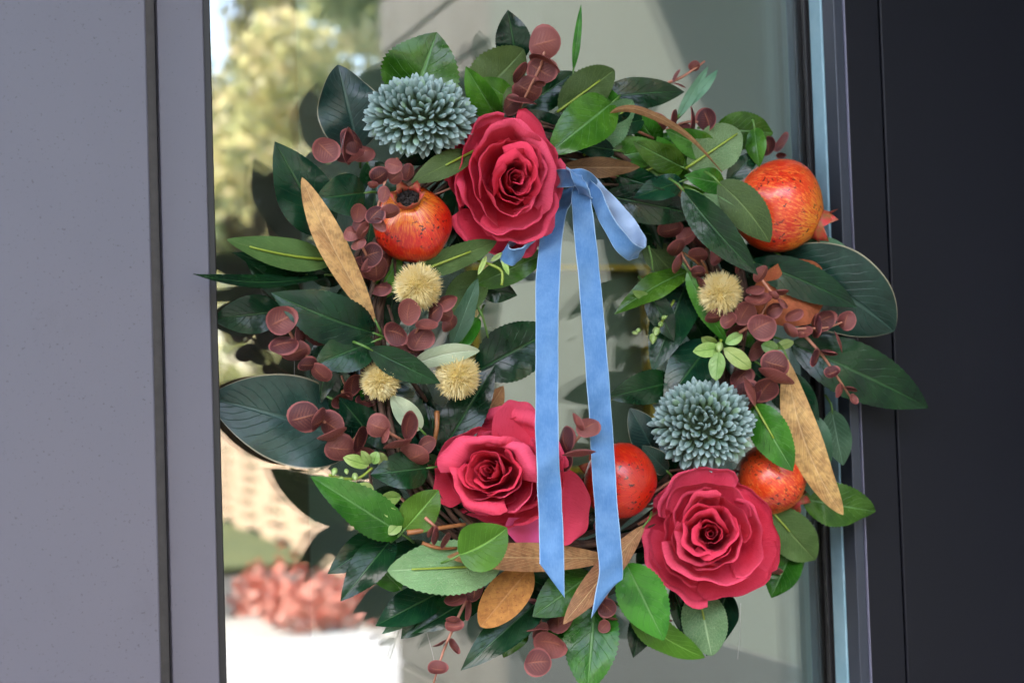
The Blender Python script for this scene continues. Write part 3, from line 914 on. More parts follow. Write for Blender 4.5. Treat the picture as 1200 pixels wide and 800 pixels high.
LEAVES = [
 # kind, base, tip, width, depth base/tip (cm), options
 # --- top left
 ('L', 480, 128, 512, 38, 92, 2.5, 4.5, dict(roll=-8, fold=0.2)),
 ('M', 420, 176, 396, 76, 74, 2, 3.2, dict(roll=10, fold=0.12)),
 ('G', 384, 276, 322, 166, 66, 2.5, 4, dict(roll=6, fold=0.18)),
 ('G', 428, 226, 369, 233, 50, 5, 6, dict(roll=5)),
 ('T', 441, 378, 354, 208, 40, 6, 6.5, dict(roll=8, curve=0.05, bow=0.05, label='long tan leaf on the left beside the upper pomegranate')),
 ('O', 392, 304, 266, 281, 36, 4, 6.2, dict(roll=25, curve=0.07, pip=0.85)),
 ('G', 385, 322, 226, 321, 15, 4, 8.5, dict(roll=52, bow=0.05, curve=0.10)),
 ('G', 360, 322, 272, 296, 26, 3, 4.5, dict(roll=20)),
 ('G', 350, 350, 288, 306, 34, 2, 3.2, dict(roll=5)),
 ('G', 438, 390, 318, 343, 62, 6, 7.2, dict(roll=-6, fold=0.2, curve=0.04)),
 ('G', 332, 364, 248, 374, 46, 2, 1.2, dict(roll=0)),
 ('G', 438, 400, 367, 428, 50, 6, 6.6, dict(roll=4)),
 ('G', 432, 408, 516, 449, 34, 7.2, 8, dict(roll=18)),
 ('M', 420, 522, 243, 466, 104, 2.0, 1.2, dict(roll=4, fold=0.1, bow=0.06, curve=-0.05, label='very large blue green leaf at the left edge of the glass')),
 ('G', 395, 471, 505, 538, 44, 3, 4.5, dict(roll=5)),
 ('P', 493, 503, 458, 464, 28, 5, 6, dict()),
 ('P', 484, 428, 562, 411, 24, 6.4, 8.6, dict(roll=22, curve=0.12)),
 ('G', 557, 436, 652, 384, 66, 3, 4, dict(roll=5, fold=0.2)),
 ('G', 516, 532, 580, 428, 50, 4, 5.5, dict(roll=-12)),
 ('S', 530, 405, 560, 326, 24, 5, 5.6, dict(roll=20)),
 ('O', 563, 318, 526, 378, 44, 3.5, 4.2, dict()),
 ('O', 486, 320, 582, 283, 30, 6, 7, dict(roll=14, pip=0.7)),
 ('L', 556, 334, 646, 294, 34, 4, 6, dict(roll=8)),
 ('G', 560, 334, 606, 346, 30, 3, 4, dict()),
 ('O', 553, 178, 482, 214, 30, 7, 8, dict(roll=18, pip=0.55)),
 ('G', 542, 206, 522, 294, 34, 4, 5, dict()),
 ('O', 552, 124, 614, 58, 66, 3, 4, dict(roll=8)),
 ('L', 584, 140, 546, 78, 34, 5, 6.8, dict(roll=-25, fold=0.35)),
 ('G', 606, 74, 595, 12, 42, 2.5, 3.5, dict(roll=0)),
 ('L', 672, 82, 681, 6, 9, 3, 3.5, dict(roll=20)),
 ('G', 608, 130, 674, 84, 42, 2.5, 3, dict()),
 ('O', 655, 130, 720, 82, 50, 4.5, 5.5, dict(roll=10, pip=0.75)),
 ('G', 700, 116, 802, 108, 38, 3.5, 4.5, dict(curve=0.04)),
 ('L', 718, 120, 641, 182, 58, 6, 7, dict(roll=10, fold=0.22)),
 ('U', 686, 180, 742, 118, 40, 4.4, 5.6, dict(roll=18, pip=0.9)),
 ('L', 690, 188, 784, 174, 42, 4, 5.2, dict(roll=-12, fold=0.25)),
 ('L', 752, 202, 810, 180, 46, 5, 6, dict(roll=12, pip=0.6)),
 ('R', 656, 196, 750, 196, 24, 5.4, 6.4, dict(roll=12, label='brown leaf beside the ribbon knot')),
 ('U', 806, 196, 868, 154, 54, 6, 7, dict(roll=10, pip=0.95)),
 ('L', 838, 150, 906, 156, 44, 4.6, 5.4, dict(roll=8)),
 ('L', 884, 150, 890, 196, 24, 6.2, 7, dict(roll=25)),
 ('G', 852, 212, 888, 178, 24, 5.6, 6, dict()),
 ('S', 794, 138, 830, 78, 13, 4, 4.6, dict(roll=12)),
 ('S', 806, 126, 841, 82, 12, 4, 4.6, dict(roll=-12)),
 ('G', 706, 228, 820, 252, 44, 4.6, 5.6, dict(roll=8, fold=0.2)),
 ('G', 800, 222, 888, 322, 42, 8, 10.5, dict(roll=8, fold=0.22, curve=-0.03)),
 ('O', 842, 214, 902, 284, 46, 9, 11, dict(roll=10, curve=0.1, fold=0.2)),
 ('U', 822, 228, 875, 260, 15, 8, 10, dict(roll=20, curve=0.08)),
 ('L', 806, 318, 720, 368, 30, 3.6, 5, dict(roll=22, curve=-0.06)),
 ('G', 808, 322, 764, 436, 52, 2.6, 3.6, dict(roll=8)),
 ('L', 806, 318, 854, 404, 22, 5, 6, dict(roll=25, curve=-0.05)),
 ('G', 880, 306, 1004, 360, 44, 7, 8.6, dict(roll=4, curve=0.05, fold=0.18)),
 ('M', 915, 300, 1048, 388, 98, 6, 8, dict(roll=8, fold=0.22, curve=0.05, label='broad blue green leaf overlapping the dark right stile')),
 ('B', 880, 356, 970, 332, 78, 6.5, 7.4, dict(roll=4, label='rust brown leaf under a green leaf on the right')),
 ('S', 926, 304, 992, 290, 42, 5.6, 6.6, dict()),
 ('L', 966, 304, 1008, 314, 24, 6, 6.8, dict()),
 ('G', 926, 402, 1088, 478, 66, 6, 8.5, dict(roll=4, curve=0.03, fold=0.15)),
 ('T', 922, 419, 988, 603, 48, 7.6, 9.5, dict(roll=6, curve=-0.13, label='long curved tan leaf on the right over the lower pomegranate')),
 ('G', 902, 436, 960, 492, 46, 6.6, 8.2, dict(roll=8)),
 ('L', 884, 474, 929, 552, 46, 8, 10, dict(roll=14, pip=0.55)),
 ('S', 950, 484, 950, 580, 52, 6, 6.6, dict(roll=8)),
 ('S', 975, 480, 988, 545, 34, 5.8, 6.2, dict()),
 ('L', 940, 584, 1026, 599, 50, 6, 7, dict(roll=14)),
 ('O', 902, 596, 955, 656, 52, 5.4, 6.2, dict(roll=8, pip=0.45)),
 ('L', 928, 646, 904, 700, 42, 4.4, 5, dict()),
 ('G', 794, 446, 710, 466, 40, 3.4, 4.4, dict(roll=8)),
 ('G', 836, 398, 778, 474, 54, 4, 5, dict()),
 ('M', 768, 530, 738, 478, 38, 4, 4.6, dict(roll=10)),
 ('M', 782, 552, 752, 522, 24, 5.4, 6.6, dict(roll=18)),
 ('G', 850, 410, 905, 452, 40, 4, 5, dict()),
 ('G', 866, 344, 900, 420, 48, 3, 4, dict()),
 # --- bottom
 ('L', 472, 626, 364, 558, 50, 6, 7, dict(roll=10, fold=0.22, label='bright green leaf at the lower left')),
 ('V', 474, 620, 514, 574, 44, 6.5, 7.5, dict(roll=8)),
 ('G', 502, 548, 434, 556, 46, 6, 6.6, dict(roll=12)),
 ('V', 538, 650, 594, 618, 58, 9.5, 11, dict(roll=10, curve=-0.1, fold=0.2, label='vivid green leaf overlapping the lower left rose')),
 ('G', 456, 624, 384, 672, 40, 4, 4.6, dict()),
 ('G', 460, 630, 399, 704, 42, 5, 6, dict(roll=14, fold=0.22)),
 ('G', 505, 640, 424, 664, 32, 4, 4.6, dict()),
 ('U', 586, 662, 454, 668, 64, 6.5, 7.2, dict(roll=6, pip=0.85, label='pale green leaf seen from its underside at the bottom')),
 ('G', 515, 694, 440, 733, 44, 3, 3.6, dict()),
 ('G', 570, 690, 482, 742, 38, 3.4, 4, dict()),
 ('B', 622, 664, 563, 734, 48, 6, 7, dict(roll=6, label='rust brown leaf at the bottom beneath the tan leaf')),
 ('G', 640, 696, 540, 785, 44, 4.6, 5.6, dict(roll=8)),
 ('T', 720, 654, 524, 652, 40, 7, 8, dict(roll=6, bow=0.03, label='tan leaf lying level behind the ribbon ends')),
 ('L', 694, 672, 624, 722, 52, 5.6, 6.4, dict(roll=8)),
 ('T', 756, 614, 660, 731, 36, 7.6, 8.6, dict(roll=6, label='tan leaf slanting behind the right ribbon end')),
 ('L', 734, 660, 778, 750, 58, 6.6, 7.8, dict(roll=6)),
 ('V', 738, 716, 826, 770, 36, 4.6, 6, dict(roll=18, curve=-0.08)),
 ('U', 818, 690, 834, 768, 54, 5.4, 6.6, dict(roll=4, pip=0.5)),
 ('G', 852, 694, 828, 768, 44, 4, 4.6, dict()),
 ('G', 788, 686, 813, 760, 26, 4.4, 5, dict()),
 ('L', 698, 700, 688, 812, 66, 5, 6.4, dict(roll=8, fold=0.2)),
 ('G', 650, 690, 600, 740, 40, 3.2, 4, dict()),
 ('S', 520, 690, 448, 742, 24, 2.6, 3, dict()),
 ('G', 560, 560, 500, 600, 40, 3, 4, dict()),
 ('G', 890, 640, 915, 690, 36, 3, 4, dict()),
 ('G', 560, 590, 470, 588, 44, 3.4, 4, dict()),
 ('G', 470, 590, 425, 585, 40, 3, 4, dict()),
 ('G', 440, 450, 470, 540, 44, 2.6, 3.4, dict()),
 ('G', 500, 470, 520, 540, 40, 3, 3.4, dict()),
 ('G', 430, 190, 470, 260, 46, 2.4, 3.2, dict()),
 ('G', 520, 240, 545, 300, 40, 2.4, 3.2, dict()),
 ('G', 770, 240, 840, 262, 44, 3, 3.8, dict()),
 ('G', 870, 290, 920, 330, 50, 3, 4, dict()),
 ('R', 770, 205, 812, 236, 14, 5.6, 6.6, dict(roll=20, label='small brown leaf left of the upper right pomegranate')),
 ('L', 600, 118, 560, 92, 30, 3.4, 4.4, dict(roll=14)),
 ('L', 726, 150, 700, 96, 34, 3.6, 4.4, dict()),
 ('L', 770, 170, 742, 128, 32, 3.8, 5, dict(roll=-14)),
 ('L', 770, 186, 800, 150, 28, 4, 5.2, dict()),
 ('V', 800, 214, 770, 160, 34, 4.4, 5.4, dict()),
 ('L', 835, 262, 790, 214, 36, 4.6, 5.6, dict()),
 ('G', 720, 205, 780, 222, 34, 4.8, 5.8, dict(roll=14)),
 ('G', 760, 148, 716, 116, 34, 3, 3.6, dict()),
 ('L', 880, 420, 838, 374, 36, 3.6, 4.6, dict()),
 ('L', 862, 470, 905, 500, 34, 4, 5, dict()),
 ('L', 470, 690, 430, 650, 30, 2.6, 3.4, dict()),
 ('L', 660, 730, 640, 770, 34, 3, 3.6, dict()),
 ('G', 760, 700, 742, 770, 34, 3, 3.6, dict()),
 ('L', 440, 350, 470, 300, 32, 3.4, 4.6, dict()),
 ('G', 400, 330, 350, 300, 34, 3, 3.6, dict()),
 ('G', 480, 250, 440, 190, 40, 2.6, 3.2, dict()),
 ('G', 560, 620, 540, 690, 44, 3, 3.6, dict()),
 ('G', 660, 670, 730, 690, 40, 3, 3.6, dict()),
 ('L', 800, 196, 742, 166, 34, 6, 7, dict(roll=-14)),
 ('G', 720, 176, 664, 168, 26, 5.4, 6, dict()),
 ('L', 836, 178, 780, 152, 34, 6.2, 7, dict(roll=-10)),
 ('G', 800, 212, 742, 232, 30, 6.2, 6.8, dict()),
 ('L', 850, 216, 802, 206, 30, 6.4, 7.2, dict(roll=16)),
 ('G', 755, 140, 700, 152, 28, 5, 5.6, dict()),
 ('L', 560, 372, 528, 420, 24, 4, 4.6, dict(roll=18)),
 ('G', 760, 340, 790, 400, 30, 4, 4.6, dict()),
 ('L', 450, 480, 420, 440, 26, 3.6, 4.4, dict()),
 ('G', 425, 448, 395, 480, 30, 3, 3.6, dict()),
 ('L', 610, 720, 590, 770, 34, 3, 3.8, dict()),
 ('G', 505, 712, 470, 748, 30, 3, 3.6, dict()),
 ('L', 905, 620, 940, 668, 40, 4, 4.6, dict()),
 ('G', 935, 530, 965, 575, 34, 4.6, 5.2, dict()),
 ('G', 915, 300, 960, 270, 30, 3, 3.8, dict()),
 ('T', 560, 500, 590, 452, 30, 4, 5, dict(roll=15, label='tan leaf behind the lower left rose')),
]
for q in LEAVES:
    leaf(*q[:8], **q[8])

# thin curled tan leaf along the top right
k = MB()
pts = catmull([P(706, 142, 0.06), P(722, 129, 0.07), P(748, 129, 0.078), P(786, 146, 0.082), P(815, 167, 0.08), P(846, 202, 0.075)], 6)
rows = []
for i, p in enumerate(pts):
    t = i / (len(pts) - 1)
    w = 0.0042 * max(0.08, math.sin(math.pi * min(1, 0.25 + t * 0.75)))
    sd_ = Vector((0.2, -0.75, 0.55)).normalized()
    rows.append([p - sd_ * w, p + Vector((0, -0.0012, 0)), p + sd_ * w])
k.grid(rows)
lab(part(link('leaf', k.mesh('leaf', LM['T']))), 'thin curled tan leaf arching over the green leaves at the top right')

# ---- roses
def rose(cx, cy, Rpx, d_base, depth, axis_px, n=27, squash=1.0, seed=1, label=None, spin=0.0):
    rs = random.Random(seed)
    c0 = P(cx, cy, d_base)
    R = Rpx * S(c0)
    zax = (view(c0) + CR * axis_px[0] + CU * axis_px[1]).normalized()
    xax = (CR - zax * CR.dot(zax)).normalized()
    yax = zax.cross(xax)
    mw = Matrix((xax, yax, zax)).transposed().to_4x4()
    mw.translation = c0
    core = MB()
    H = depth
    core.tube([(0, 0, -0.02), (0, 0, 0), (0, 0, H * 0.5)], [0.004, R * 0.28, R * 0.12], 10)
    ro = link('rose', core.mesh('rose', PETAL))
    ro.matrix_basis = mw
    part(ro)
    if label:
        ro['label'] = label
    # layers of petals: (count, radius, height, half angle)
    layers = [(2, 0.055, 0.95, 2.3), (2, 0.12, 1.00, 2.0), (3, 0.20, 1.03, 1.5), (3, 0.30, 1.03, 1.45), (3, 0.42, 0.97, 1.4), (4, 0.55, 0.86, 1.1), (4, 0.69, 0.68, 1.05), (5, 0.83, 0.46, 0.9), (5, 0.96, 0.22, 0.84)]
    a0 = spin
    for li, (cnt, lr_, lz, A0) in enumerate(layers):
        a0 += 0.9 + rs.uniform(-0.3, 0.3)
        f = li / (len(layers) - 1)
        for i in range(cnt):
            ang = a0 + 2 * math.pi * i / cnt + rs.uniform(-0.32, 0.32)
            r_top = R * lr_ * (rs.uniform(0.84, 1.14) if li < len(layers) - 1 else rs.uniform(0.93, 1.06))
            z_top = H * (lz + rs.uniform(-0.07, 0.05))
            r_bot = R * (0.015 + 0.24 * f)
            z_bot = H * (0.40 - 0.42 * f)
            A = A0 * rs.uniform(0.92, 1.14)
            rho0 = R * (0.020 + 0.105 * min(1, f * 1.5)) * rs.uniform(0.45, 1.3)
            phi = (rs.uniform(1.7, 2.3) if rs.random() < 0.25 else rs.uniform(0.6, 1.35)) if f > 0.25 else rs.uniform(0.4, 0.9)
            corner = rs.uniform(0.15, 0.75) * min(1, f * 1.5)
            sp = rs.choice((-1, 1)) * rs.uniform(0.04, 0.11) if f > 0.4 else 0.16
            skew = rs.uniform(-0.5, 0.5)
            wv1, wv2 = rs.uniform(0, 6.28), rs.uniform(0, 6.28)
            NA, NT1, NT2 = 16, 7, 6
            rows, uvs = [], []
            for it in range(NT1 + NT2 + 1):
                row, uvr = [], []
                for ia in range(NA + 1):
                    s = -1 + 2 * ia / NA
                    t = min(1, it / NT1)
                    k2 = max(0, (it - NT1) / NT2)
                    a = ang + s * A * (0.40 + 0.60 * min(1, t * 1.6))
                    tm = 1 - 0.38 * abs(s) ** 4
                    te = t * tm
                    rho = rho0 * (0.75 + 0.55 * abs(s) + 0.35 * math.sin(2.3 * s + wv1)) * (0.4 + 0.6 * tm)
                    rt = r_top * (1 + corner * 0.5 * (1 / math.cos(min(1.05, abs(s) * A * 0.75)) - 1)) * (1 + sp * s)
                    rs_ = max(r_bot, rt - rho)
                    bulge = math.sin(math.pi * te) * (0.10 + 0.10 * f) * R * f
                    rad = r_bot + (rs_ - r_bot) * te ** (1.5 - 0.5 * f) + bulge
                    zz = z_bot + (z_top - rho - z_bot) * te ** 0.8
                    p2 = phi * k2 * (1 + 0.25 * math.sin(3 * s + wv2))
                    rad += rho * (1 - math.cos(p2))
                    zz += rho * math.sin(p2)
                    zz += 0.05 * H * (skew * s + 0.5 * math.sin(s * 4 + wv1)) * t
                    rad += (0.020 * math.sin(s * 6 + wv2) + 0.016 * math.sin(s * 12 + wv1)) * R * t * t * min(1, f * 2)
                    zz += 0.03 * H * math.sin(s * 8 + wv2) * t ** 3 * min(1, f * 2)
                    row.append((rad * math.cos(a), rad * math.sin(a) * squash, zz))
                    uvr.append((0.5 + 0.5 * s, 0.8 * t + 0.2 * k2))
                rows.append(row)
                uvs.append(uvr)
            m = MB()
            m.grid(rows, uvs)
            o = link('petal', m.mesh('petal', PETAL if li < 5 else PETAL_OUT))
            o.parent = ro
    return ro, mw, R

rose(584, 214, 73, 0.058, 0.072, (0.22, 0.06), 27, 1.22, 4, 'rose at the top left of the wreath with the ribbon knot at its side', 0.4)
r2, m2, R2 = rose(590, 560, 82, 0.056, 0.064, (-0.22, 0.12), 27, 0.86, 9, 'rose at the lower left, half crossed by the blue ribbon', 1.0)
rose(832, 627, 82, 0.066, 0.066, (0.0, 0.03), 29, 1.02, 21, 'rose at the lower right, fully open', 2.0)

def big_petal(ro, quad, mat, label=None, cup=0.10, tipcurl=0.10):
    """a large outer petal from its base edge (2 points) to its far corners"""
    a, b, c, d = [P(*q) for q in quad]
    rows, uvs = [], []
    n = view((a + c) / 2)
    L = (d - a).length
    for i in range(15):
        t = i / 14
        row, uvr = [], []
        for j in range(17):
            s = j / 16
            e = abs(2 * s - 1)
            te = t * (1 - 0.20 * e ** 2.6) + 0.03 * t * math.sin(9 * s + 1)
            sw = 0.5 + (s - 0.5) * (1.0 - 0.30 * t ** 5 + 0.10 * math.sin(math.pi * t))
            p = (a * (1 - sw) + b * sw) * (1 - te) + (d * (1 - sw) + c * sw) * te
            lip = max(0, (t - 0.8) / 0.2)
            p = p + n * (L * (-cup * math.sin(math.pi * te) * (1 - e * e) + 0.10 * e * e * t - tipcurl * lip * lip * 1.3 - 0.06 * e ** 4 * t + 0.03 * math.sin(6 * s + 3 * t) * t))
            row.append(p)
            uvr.append((s, 0.3 + 0.7 * t))
        rows.append(row)
        uvs.append(uvr)
    m = MB()
    m.grid(rows, uvs)
    o = link('petal', m.mesh('petal', mat))
    sub(o, ro)
    if label:
        o['label'] = label
big_petal(r2, [(578, 528, 0.075), (640, 528, 0.075), (640, 478, 0.068), (581, 460, 0.07)], PETAL_OUT, None, 0.12, 0.1)
big_petal(r2, [(640, 545, 0.08), (640, 625, 0.08), (682, 648, 0.078), (700, 564, 0.082)], PETAL_OUT, None, 0.10, 0.06)
big_petal(r2, [(640, 606, 0.075), (596, 606, 0.075), (592, 634, 0.07), (644, 652, 0.072)], PETAL_PINK, 'magenta pink petal at the bottom of the rose', 0.08, 0.05)

# ---- pomegranates
def pomegranate(cx, cy, rpx, d, crown_px, label, mat, sq=0.94):
    c = P(cx, cy, d)
    R = rpx * S(c)
    ax = (CR * crown_px[0] + CU * crown_px[1] + view(c) * crown_px[2]).normalized()
    xa = ax.orthogonal().normalized()
    ya = ax.cross(xa)
    mw = Matrix((xa, ya, ax)).transposed().to_4x4()
    mw.translation = c
    rows = []
    n, mseg = 26, 36
    lob = rnd(0, 6)
    for i in range(n + 1):
        th = math.pi * i / n
        row = []
        for j in range(mseg):
            ph = 2 * math.pi * j / mseg
            r = R * (1 + 0.026 * math.cos(5 * ph + lob) * math.sin(th) + 0.022 * math.sin(3 * ph + 2 * th + lob) * math.sin(th) + 0.012 * math.sin(4 * th + lob))
            z = math.cos(th) * R * sq
            if th < 0.5:                       # neck that carries the crown
                z += R * 0.16 * (1 - th / 0.5) ** 1.5
            if th < 0.32:                      # the open crown is hollow
                z -= R * 0.42 * (1 - th / 0.32)
            rr = r * math.sin(th)
            row.append((rr * math.cos(ph), rr * math.sin(ph), z))
        rows.append(row)
    m = MB()
    m.grid(rows, closed=True)
    po = link('pomegranate', m.mesh('pomegranate', mat))
    po.matrix_basis = mw
    part(po)
    po['label'] = label
    # crown: six ragged teeth round a dry hole
    zt = R * sq * 1.06
    k = MB()
    nt = 6
    rows = []
    for j in range(nt * 4 + 1):
        a = 2 * math.pi * j / (nt * 4)
        tooth = (0.5 + 0.5 * math.cos(a * nt)) * rnd(0.7, 1.15)
        r0_, r1_ = R * 0.33, R * (0.36 + 0.12 * tooth)
        h = R * (0.03 + 0.20 * tooth)
        rows.append([(r0_ * 0.98 * math.cos(a), r0_ * 0.98 * math.sin(a), zt - R * 0.09), (r0_ * 1.03 * math.cos(a), r0_ * 1.03 * math.sin(a), zt + h * 0.5), (r1_ * math.cos(a), r1_ * math.sin(a), zt + h),
                     (r0_ * 0.94 * math.cos(a), r0_ * 0.94 * math.sin(a), zt + h * 0.5), (r0_ * 0.92 * math.cos(a), r0_ * 0.92 * math.sin(a), zt - R * 0.02)])
    rows[-1] = rows[0]
    k.grid(rows)
    o = link('crown', k.mesh('crown', CROWN))
    o.parent = po
    k = MB()
    for j in range(40):
        a, q = rnd(0, 6.28), R * 0.27 * math.sqrt(rnd(0, 1))
        k.tube([(q * math.cos(a), q * math.sin(a), zt - R * 0.04), (q * math.cos(a) * 1.1 + rnd(-1, 1) * R * 0.03, q * math.sin(a) * 1.1, zt + R * rnd(0.02, 0.12))], [R * 0.018, R * 0.006], 4)
    k.tube([(0, 0, zt - R * 0.12), (0, 0, zt - R * 0.045)], [R * 0.30, R * 0.30], 16)
    o = link('stamens', k.mesh('stamens', HOLE))
    o.parent = po
pomegranate(484, 263, 46, 0.060, (-0.12, 0.62, 0.75), 'red pomegranate at the upper left with its dark open crown towards the viewer', POM)
pomegranate(911, 243, 55, 0.068, (0.93, -0.38, 0.10), 'largest pomegranate, orange red with its crown to the right, at the upper right', POM2)
pomegranate(727, 563, 44, 0.058, (-0.5, 0.2, -0.6), 'pomegranate half hidden behind the right ribbon end and lower right rose', POM)
pomegranate(903, 560, 43, 0.054, (0.72, -0.62, -0.35), 'pomegranate wedged above the lower right rose, streaked orange', POM2)

# ---- thistle heads
fm = MB()
prof = [(0.0, 0.14, 0), (0.3, 0.34, 0.2), (0.56, 0.50, 0.5), (0.76, 0.46, 0.72), (0.90, 0.28, 0.9), (1.0, 0.03, 1.0)]
NS = 8
rows, uvs = [], []
for z, r, vv in prof:
    row = []
    for j in range(NS):
        aa = 2 * math.pi * j / NS
        x, y = r * math.cos(aa), r * math.sin(aa) * 0.42
        y -= 0.55 * x * x * (1 if z > 0.4 else 0.3) * -1.0        # spoon: the sides bend up towards the middle of the head
        y += 0.22 * z * z
        row.append((x, y, z))
    rows.append(row)
    uvs.append([(j / NS, vv) for j in range(NS)])
fm.grid(rows, uvs, closed=True)
FLOR_ME = fm.mesh('floret', FLORET)
def thistle(cx, cy, wpx, hpx, d, axis_px, n, label):
    c = P(cx, cy, d)
    s = S(c)
    ax = (view(c) + CR * axis_px[0] + CU * axis_px[1]).normalized()
    xa = (CR - ax * CR.dot(ax)).normalized()
    ya = ax.cross(xa)
    rx, ry, rz = wpx * s / 2 - 0.0105, hpx * s / 2 - 0.0105, 0.026
    mw = Matrix((xa, ya, ax)).transposed().to_4x4()
    mw.translation = c
    m = MB()
    rows = []
    for i in range(11):
        th = math.pi * i / 10
        rows.append([(rx * 0.86 * math.sin(th) * math.cos(2 * math.pi * j / 20), ry * 0.86 * math.sin(th) * math.sin(2 * math.pi * j / 20), rz * 0.86 * math.cos(th)) for j in range(20)])
    m.grid(rows, closed=True)
    th_o = link('thistle_flower', m.mesh('thistle_core', FCORE))
    th_o.matrix_basis = mw
    part(th_o)
    th_o['label'] = label
    for i in range(n):
        f = (i + 0.5) / n
        cz = 1 - f * 1.12
        sr = math.sqrt(max(0, 1 - cz * cz))
        a = i * 2.39996
        nrm = Vector((sr * math.cos(a), sr * math.sin(a), cz))
        p = Vector((nrm.x * rx * 0.84, nrm.y * ry * 0.84, nrm.z * rz * 0.84)) * rnd(0.88, 1.04)
        dirn = Vector((nrm.x / rx, nrm.y / ry, nrm.z / rz)).normalized()
        dirn = (dirn * 0.35 + nrm * 0.65 + Vector((rnd(-1, 1), rnd(-1, 1), rnd(-1, 1))) * 0.22).normalized()
        up = Vector((0, 0, 1)) - dirn * dirn.z
        up = up.normalized() if up.length > 0.1 else Vector((math.cos(a), math.sin(a), 0))
        up = Quaternion(dirn, rnd(-0.5, 0.5)) @ up
        q = Matrix((up.cross(dirn), up, dirn)).transposed().to_quaternion()
        L = rnd(0.0150, 0.0190)
        W = rnd(0.0052, 0.0068)
        o = link('floret', FLOR_ME)
        o.parent = th_o
        o.matrix_basis = Matrix.LocRotScale(p, q, Vector((W, W, L)))
thistle(492, 139, 136, 92, 0.066, (0.0, 0.42), 295, 'blue grey thistle flower at the upper left above the pomegranate')
thistle(823, 498, 126, 106, 0.068, (-0.05, 0.16), 290, 'blue grey thistle flower above the lower right rose')

# ---- yellow pompom flowers
def pompom(cx, cy, rpx, d, label):
    c = P(cx, cy, d)
    R = rpx * S(c)
    m = MB()
    rows = []
    for i in range(9):
        th = math.pi * i / 8
        rows.append([c + Vector((math.sin(th) * math.cos(j * 0.5236), math.sin(th) * math.sin(j * 0.5236), math.cos(th))) * R * 0.68 for j in range(12)])
    m.grid(rows, closed=True)
    po = part(link('pompom_flower', m.mesh('pompom_core', BCORE)))
    po['label'] = label
    k = MB()
    for i in range(2400):
        cz = 1 - 2 * (i + 0.5) / 2400
        sr = math.sqrt(1 - cz * cz)
        a = i * 2.39996
        d0 = (Vector((sr * math.cos(a), sr * math.sin(a), cz)) + Vector((rnd(-1, 1), rnd(-1, 1), rnd(-1, 1))) * 0.22).normalized()
        p0 = c + d0 * R * 0.55
        p1 = c + d0 * R * rnd(0.80, 1.08) + Vector((rnd(-1, 1), rnd(-1, 1), rnd(-1, 1))) * R * 0.08
        k.tube([p0, (p0 + p1) / 2, p1], [0.00042, 0.0004, 0.00012], 3, cap=False)
    o = link('bristles', k.mesh('bristles', BRIS))
    o['kind'] = 'stuff'
    sub(o, po)
pompom(490, 336, 28, 0.074, 'yellow pompom flower below the upper left pomegranate')
pompom(446, 446, 23, 0.060, 'smallest yellow pompom flower, partly under a green leaf')
pompom(536, 441, 27, 0.072, 'yellow pompom flower under a pale sage leaf')
pompom(844, 344, 26, 0.070, 'yellow pompom flower on the right side of the wreath')

# ---- burgundy eucalyptus sprigs
def disc_mesh(rough_seed):
    rs = random.Random(rough_seed)
    rows, uvs = [], []
    n = 18
    cup = rs.choice((-1, 1, 1)) * rs.uniform(0.18, 0.42)
    for r in (0.001, 0.3, 0.6, 0.85, 1.0):
        row, uvr = [], []
        for j in range(n):
            a = 2 * math.pi * j / n
            rr = r * (1 + 0.07 * math.cos(2 * a + rough_seed) + 0.04 * math.cos(3 * a + 2 * rough_seed) + 0.06 * max(0, math.cos(a)) ** 8)
            row.append((rr * math.cos(a), rr * math.sin(a), cup * r * r + 0.03 * r * math.sin(3 * a + rough_seed)))
            uvr.append((0.5 + 0.5 * rr * math.cos(a), 0.5 + 0.5 * rr * math.sin(a)))
        rows.append(row)
        uvs.append(uvr)
    m = MB()
    m.grid(rows, uvs, closed=True)
    # a second skin just behind gives the leaf its thickness
    rows2 = [[(x * 0.995, y * 0.995, z - 0.045 * (1 - 0.5 * k / 4)) for (x, y, z) in row] for k, row in enumerate(rows)]
    rows2.append(rows[-1])
    uvs2 = uvs + [uvs[-1]]
    m.grid([list(reversed(r)) for r in rows2], [list(reversed(r)) for r in uvs2], closed=True)
    return m.mesh('disc_leaf', DISC)
DISCS = [disc_mesh(i) for i in range(6)]
def sprig(stem, discs, label=None, mat=STEM_R, rad=0.0013):
    """stem: list of (px,py,d cm); discs: (px,py,rx,ry,angle,d cm)"""
    m = MB()
    pts = [P(a, b, c / 100) for a, b, c in stem]
    pts = catmull(pts, 4) if len(pts) > 2 else pts
    m.tube(pts, [rad * (1.15 - 0.5 * i / len(pts)) for i in range(len(pts))], 6)
    so = part(link('eucalyptus_sprig', m.mesh('stem', mat)))
    if label:
        so['label'] = label
    for (x, y, rx, ry, ang, d) in discs:
        c = P(x, y, d / 100)
        s = S(c)
        A = RAD(ang)
        maj = (CR * math.cos(A) + CU * math.sin(A))
        mnr = (-CR * math.sin(A) + CU * math.cos(A))
        v = view(c)
        tl = math.acos(min(1, max(0.12, ry / rx))) * random.choice((1, -1))
        nn = (v * math.cos(tl) + mnr * math.sin(tl)).normalized()
        maj = (maj - nn * maj.dot(nn)).normalized()
        yy = nn.cross(maj)
        mw = Matrix((maj, yy, nn)).transposed().to_4x4()
        spin = Matrix.Rotation(rnd(-0.9, 0.9), 4, 'Z')
        q = mw @ spin @ Matrix.Scale(rx * s * rnd(0.86, 1.0), 4)
        q.translation = c
        o = link('leaf', random.choice(DISCS))
        o.matrix_basis = q
        sub(o, so)
    return so

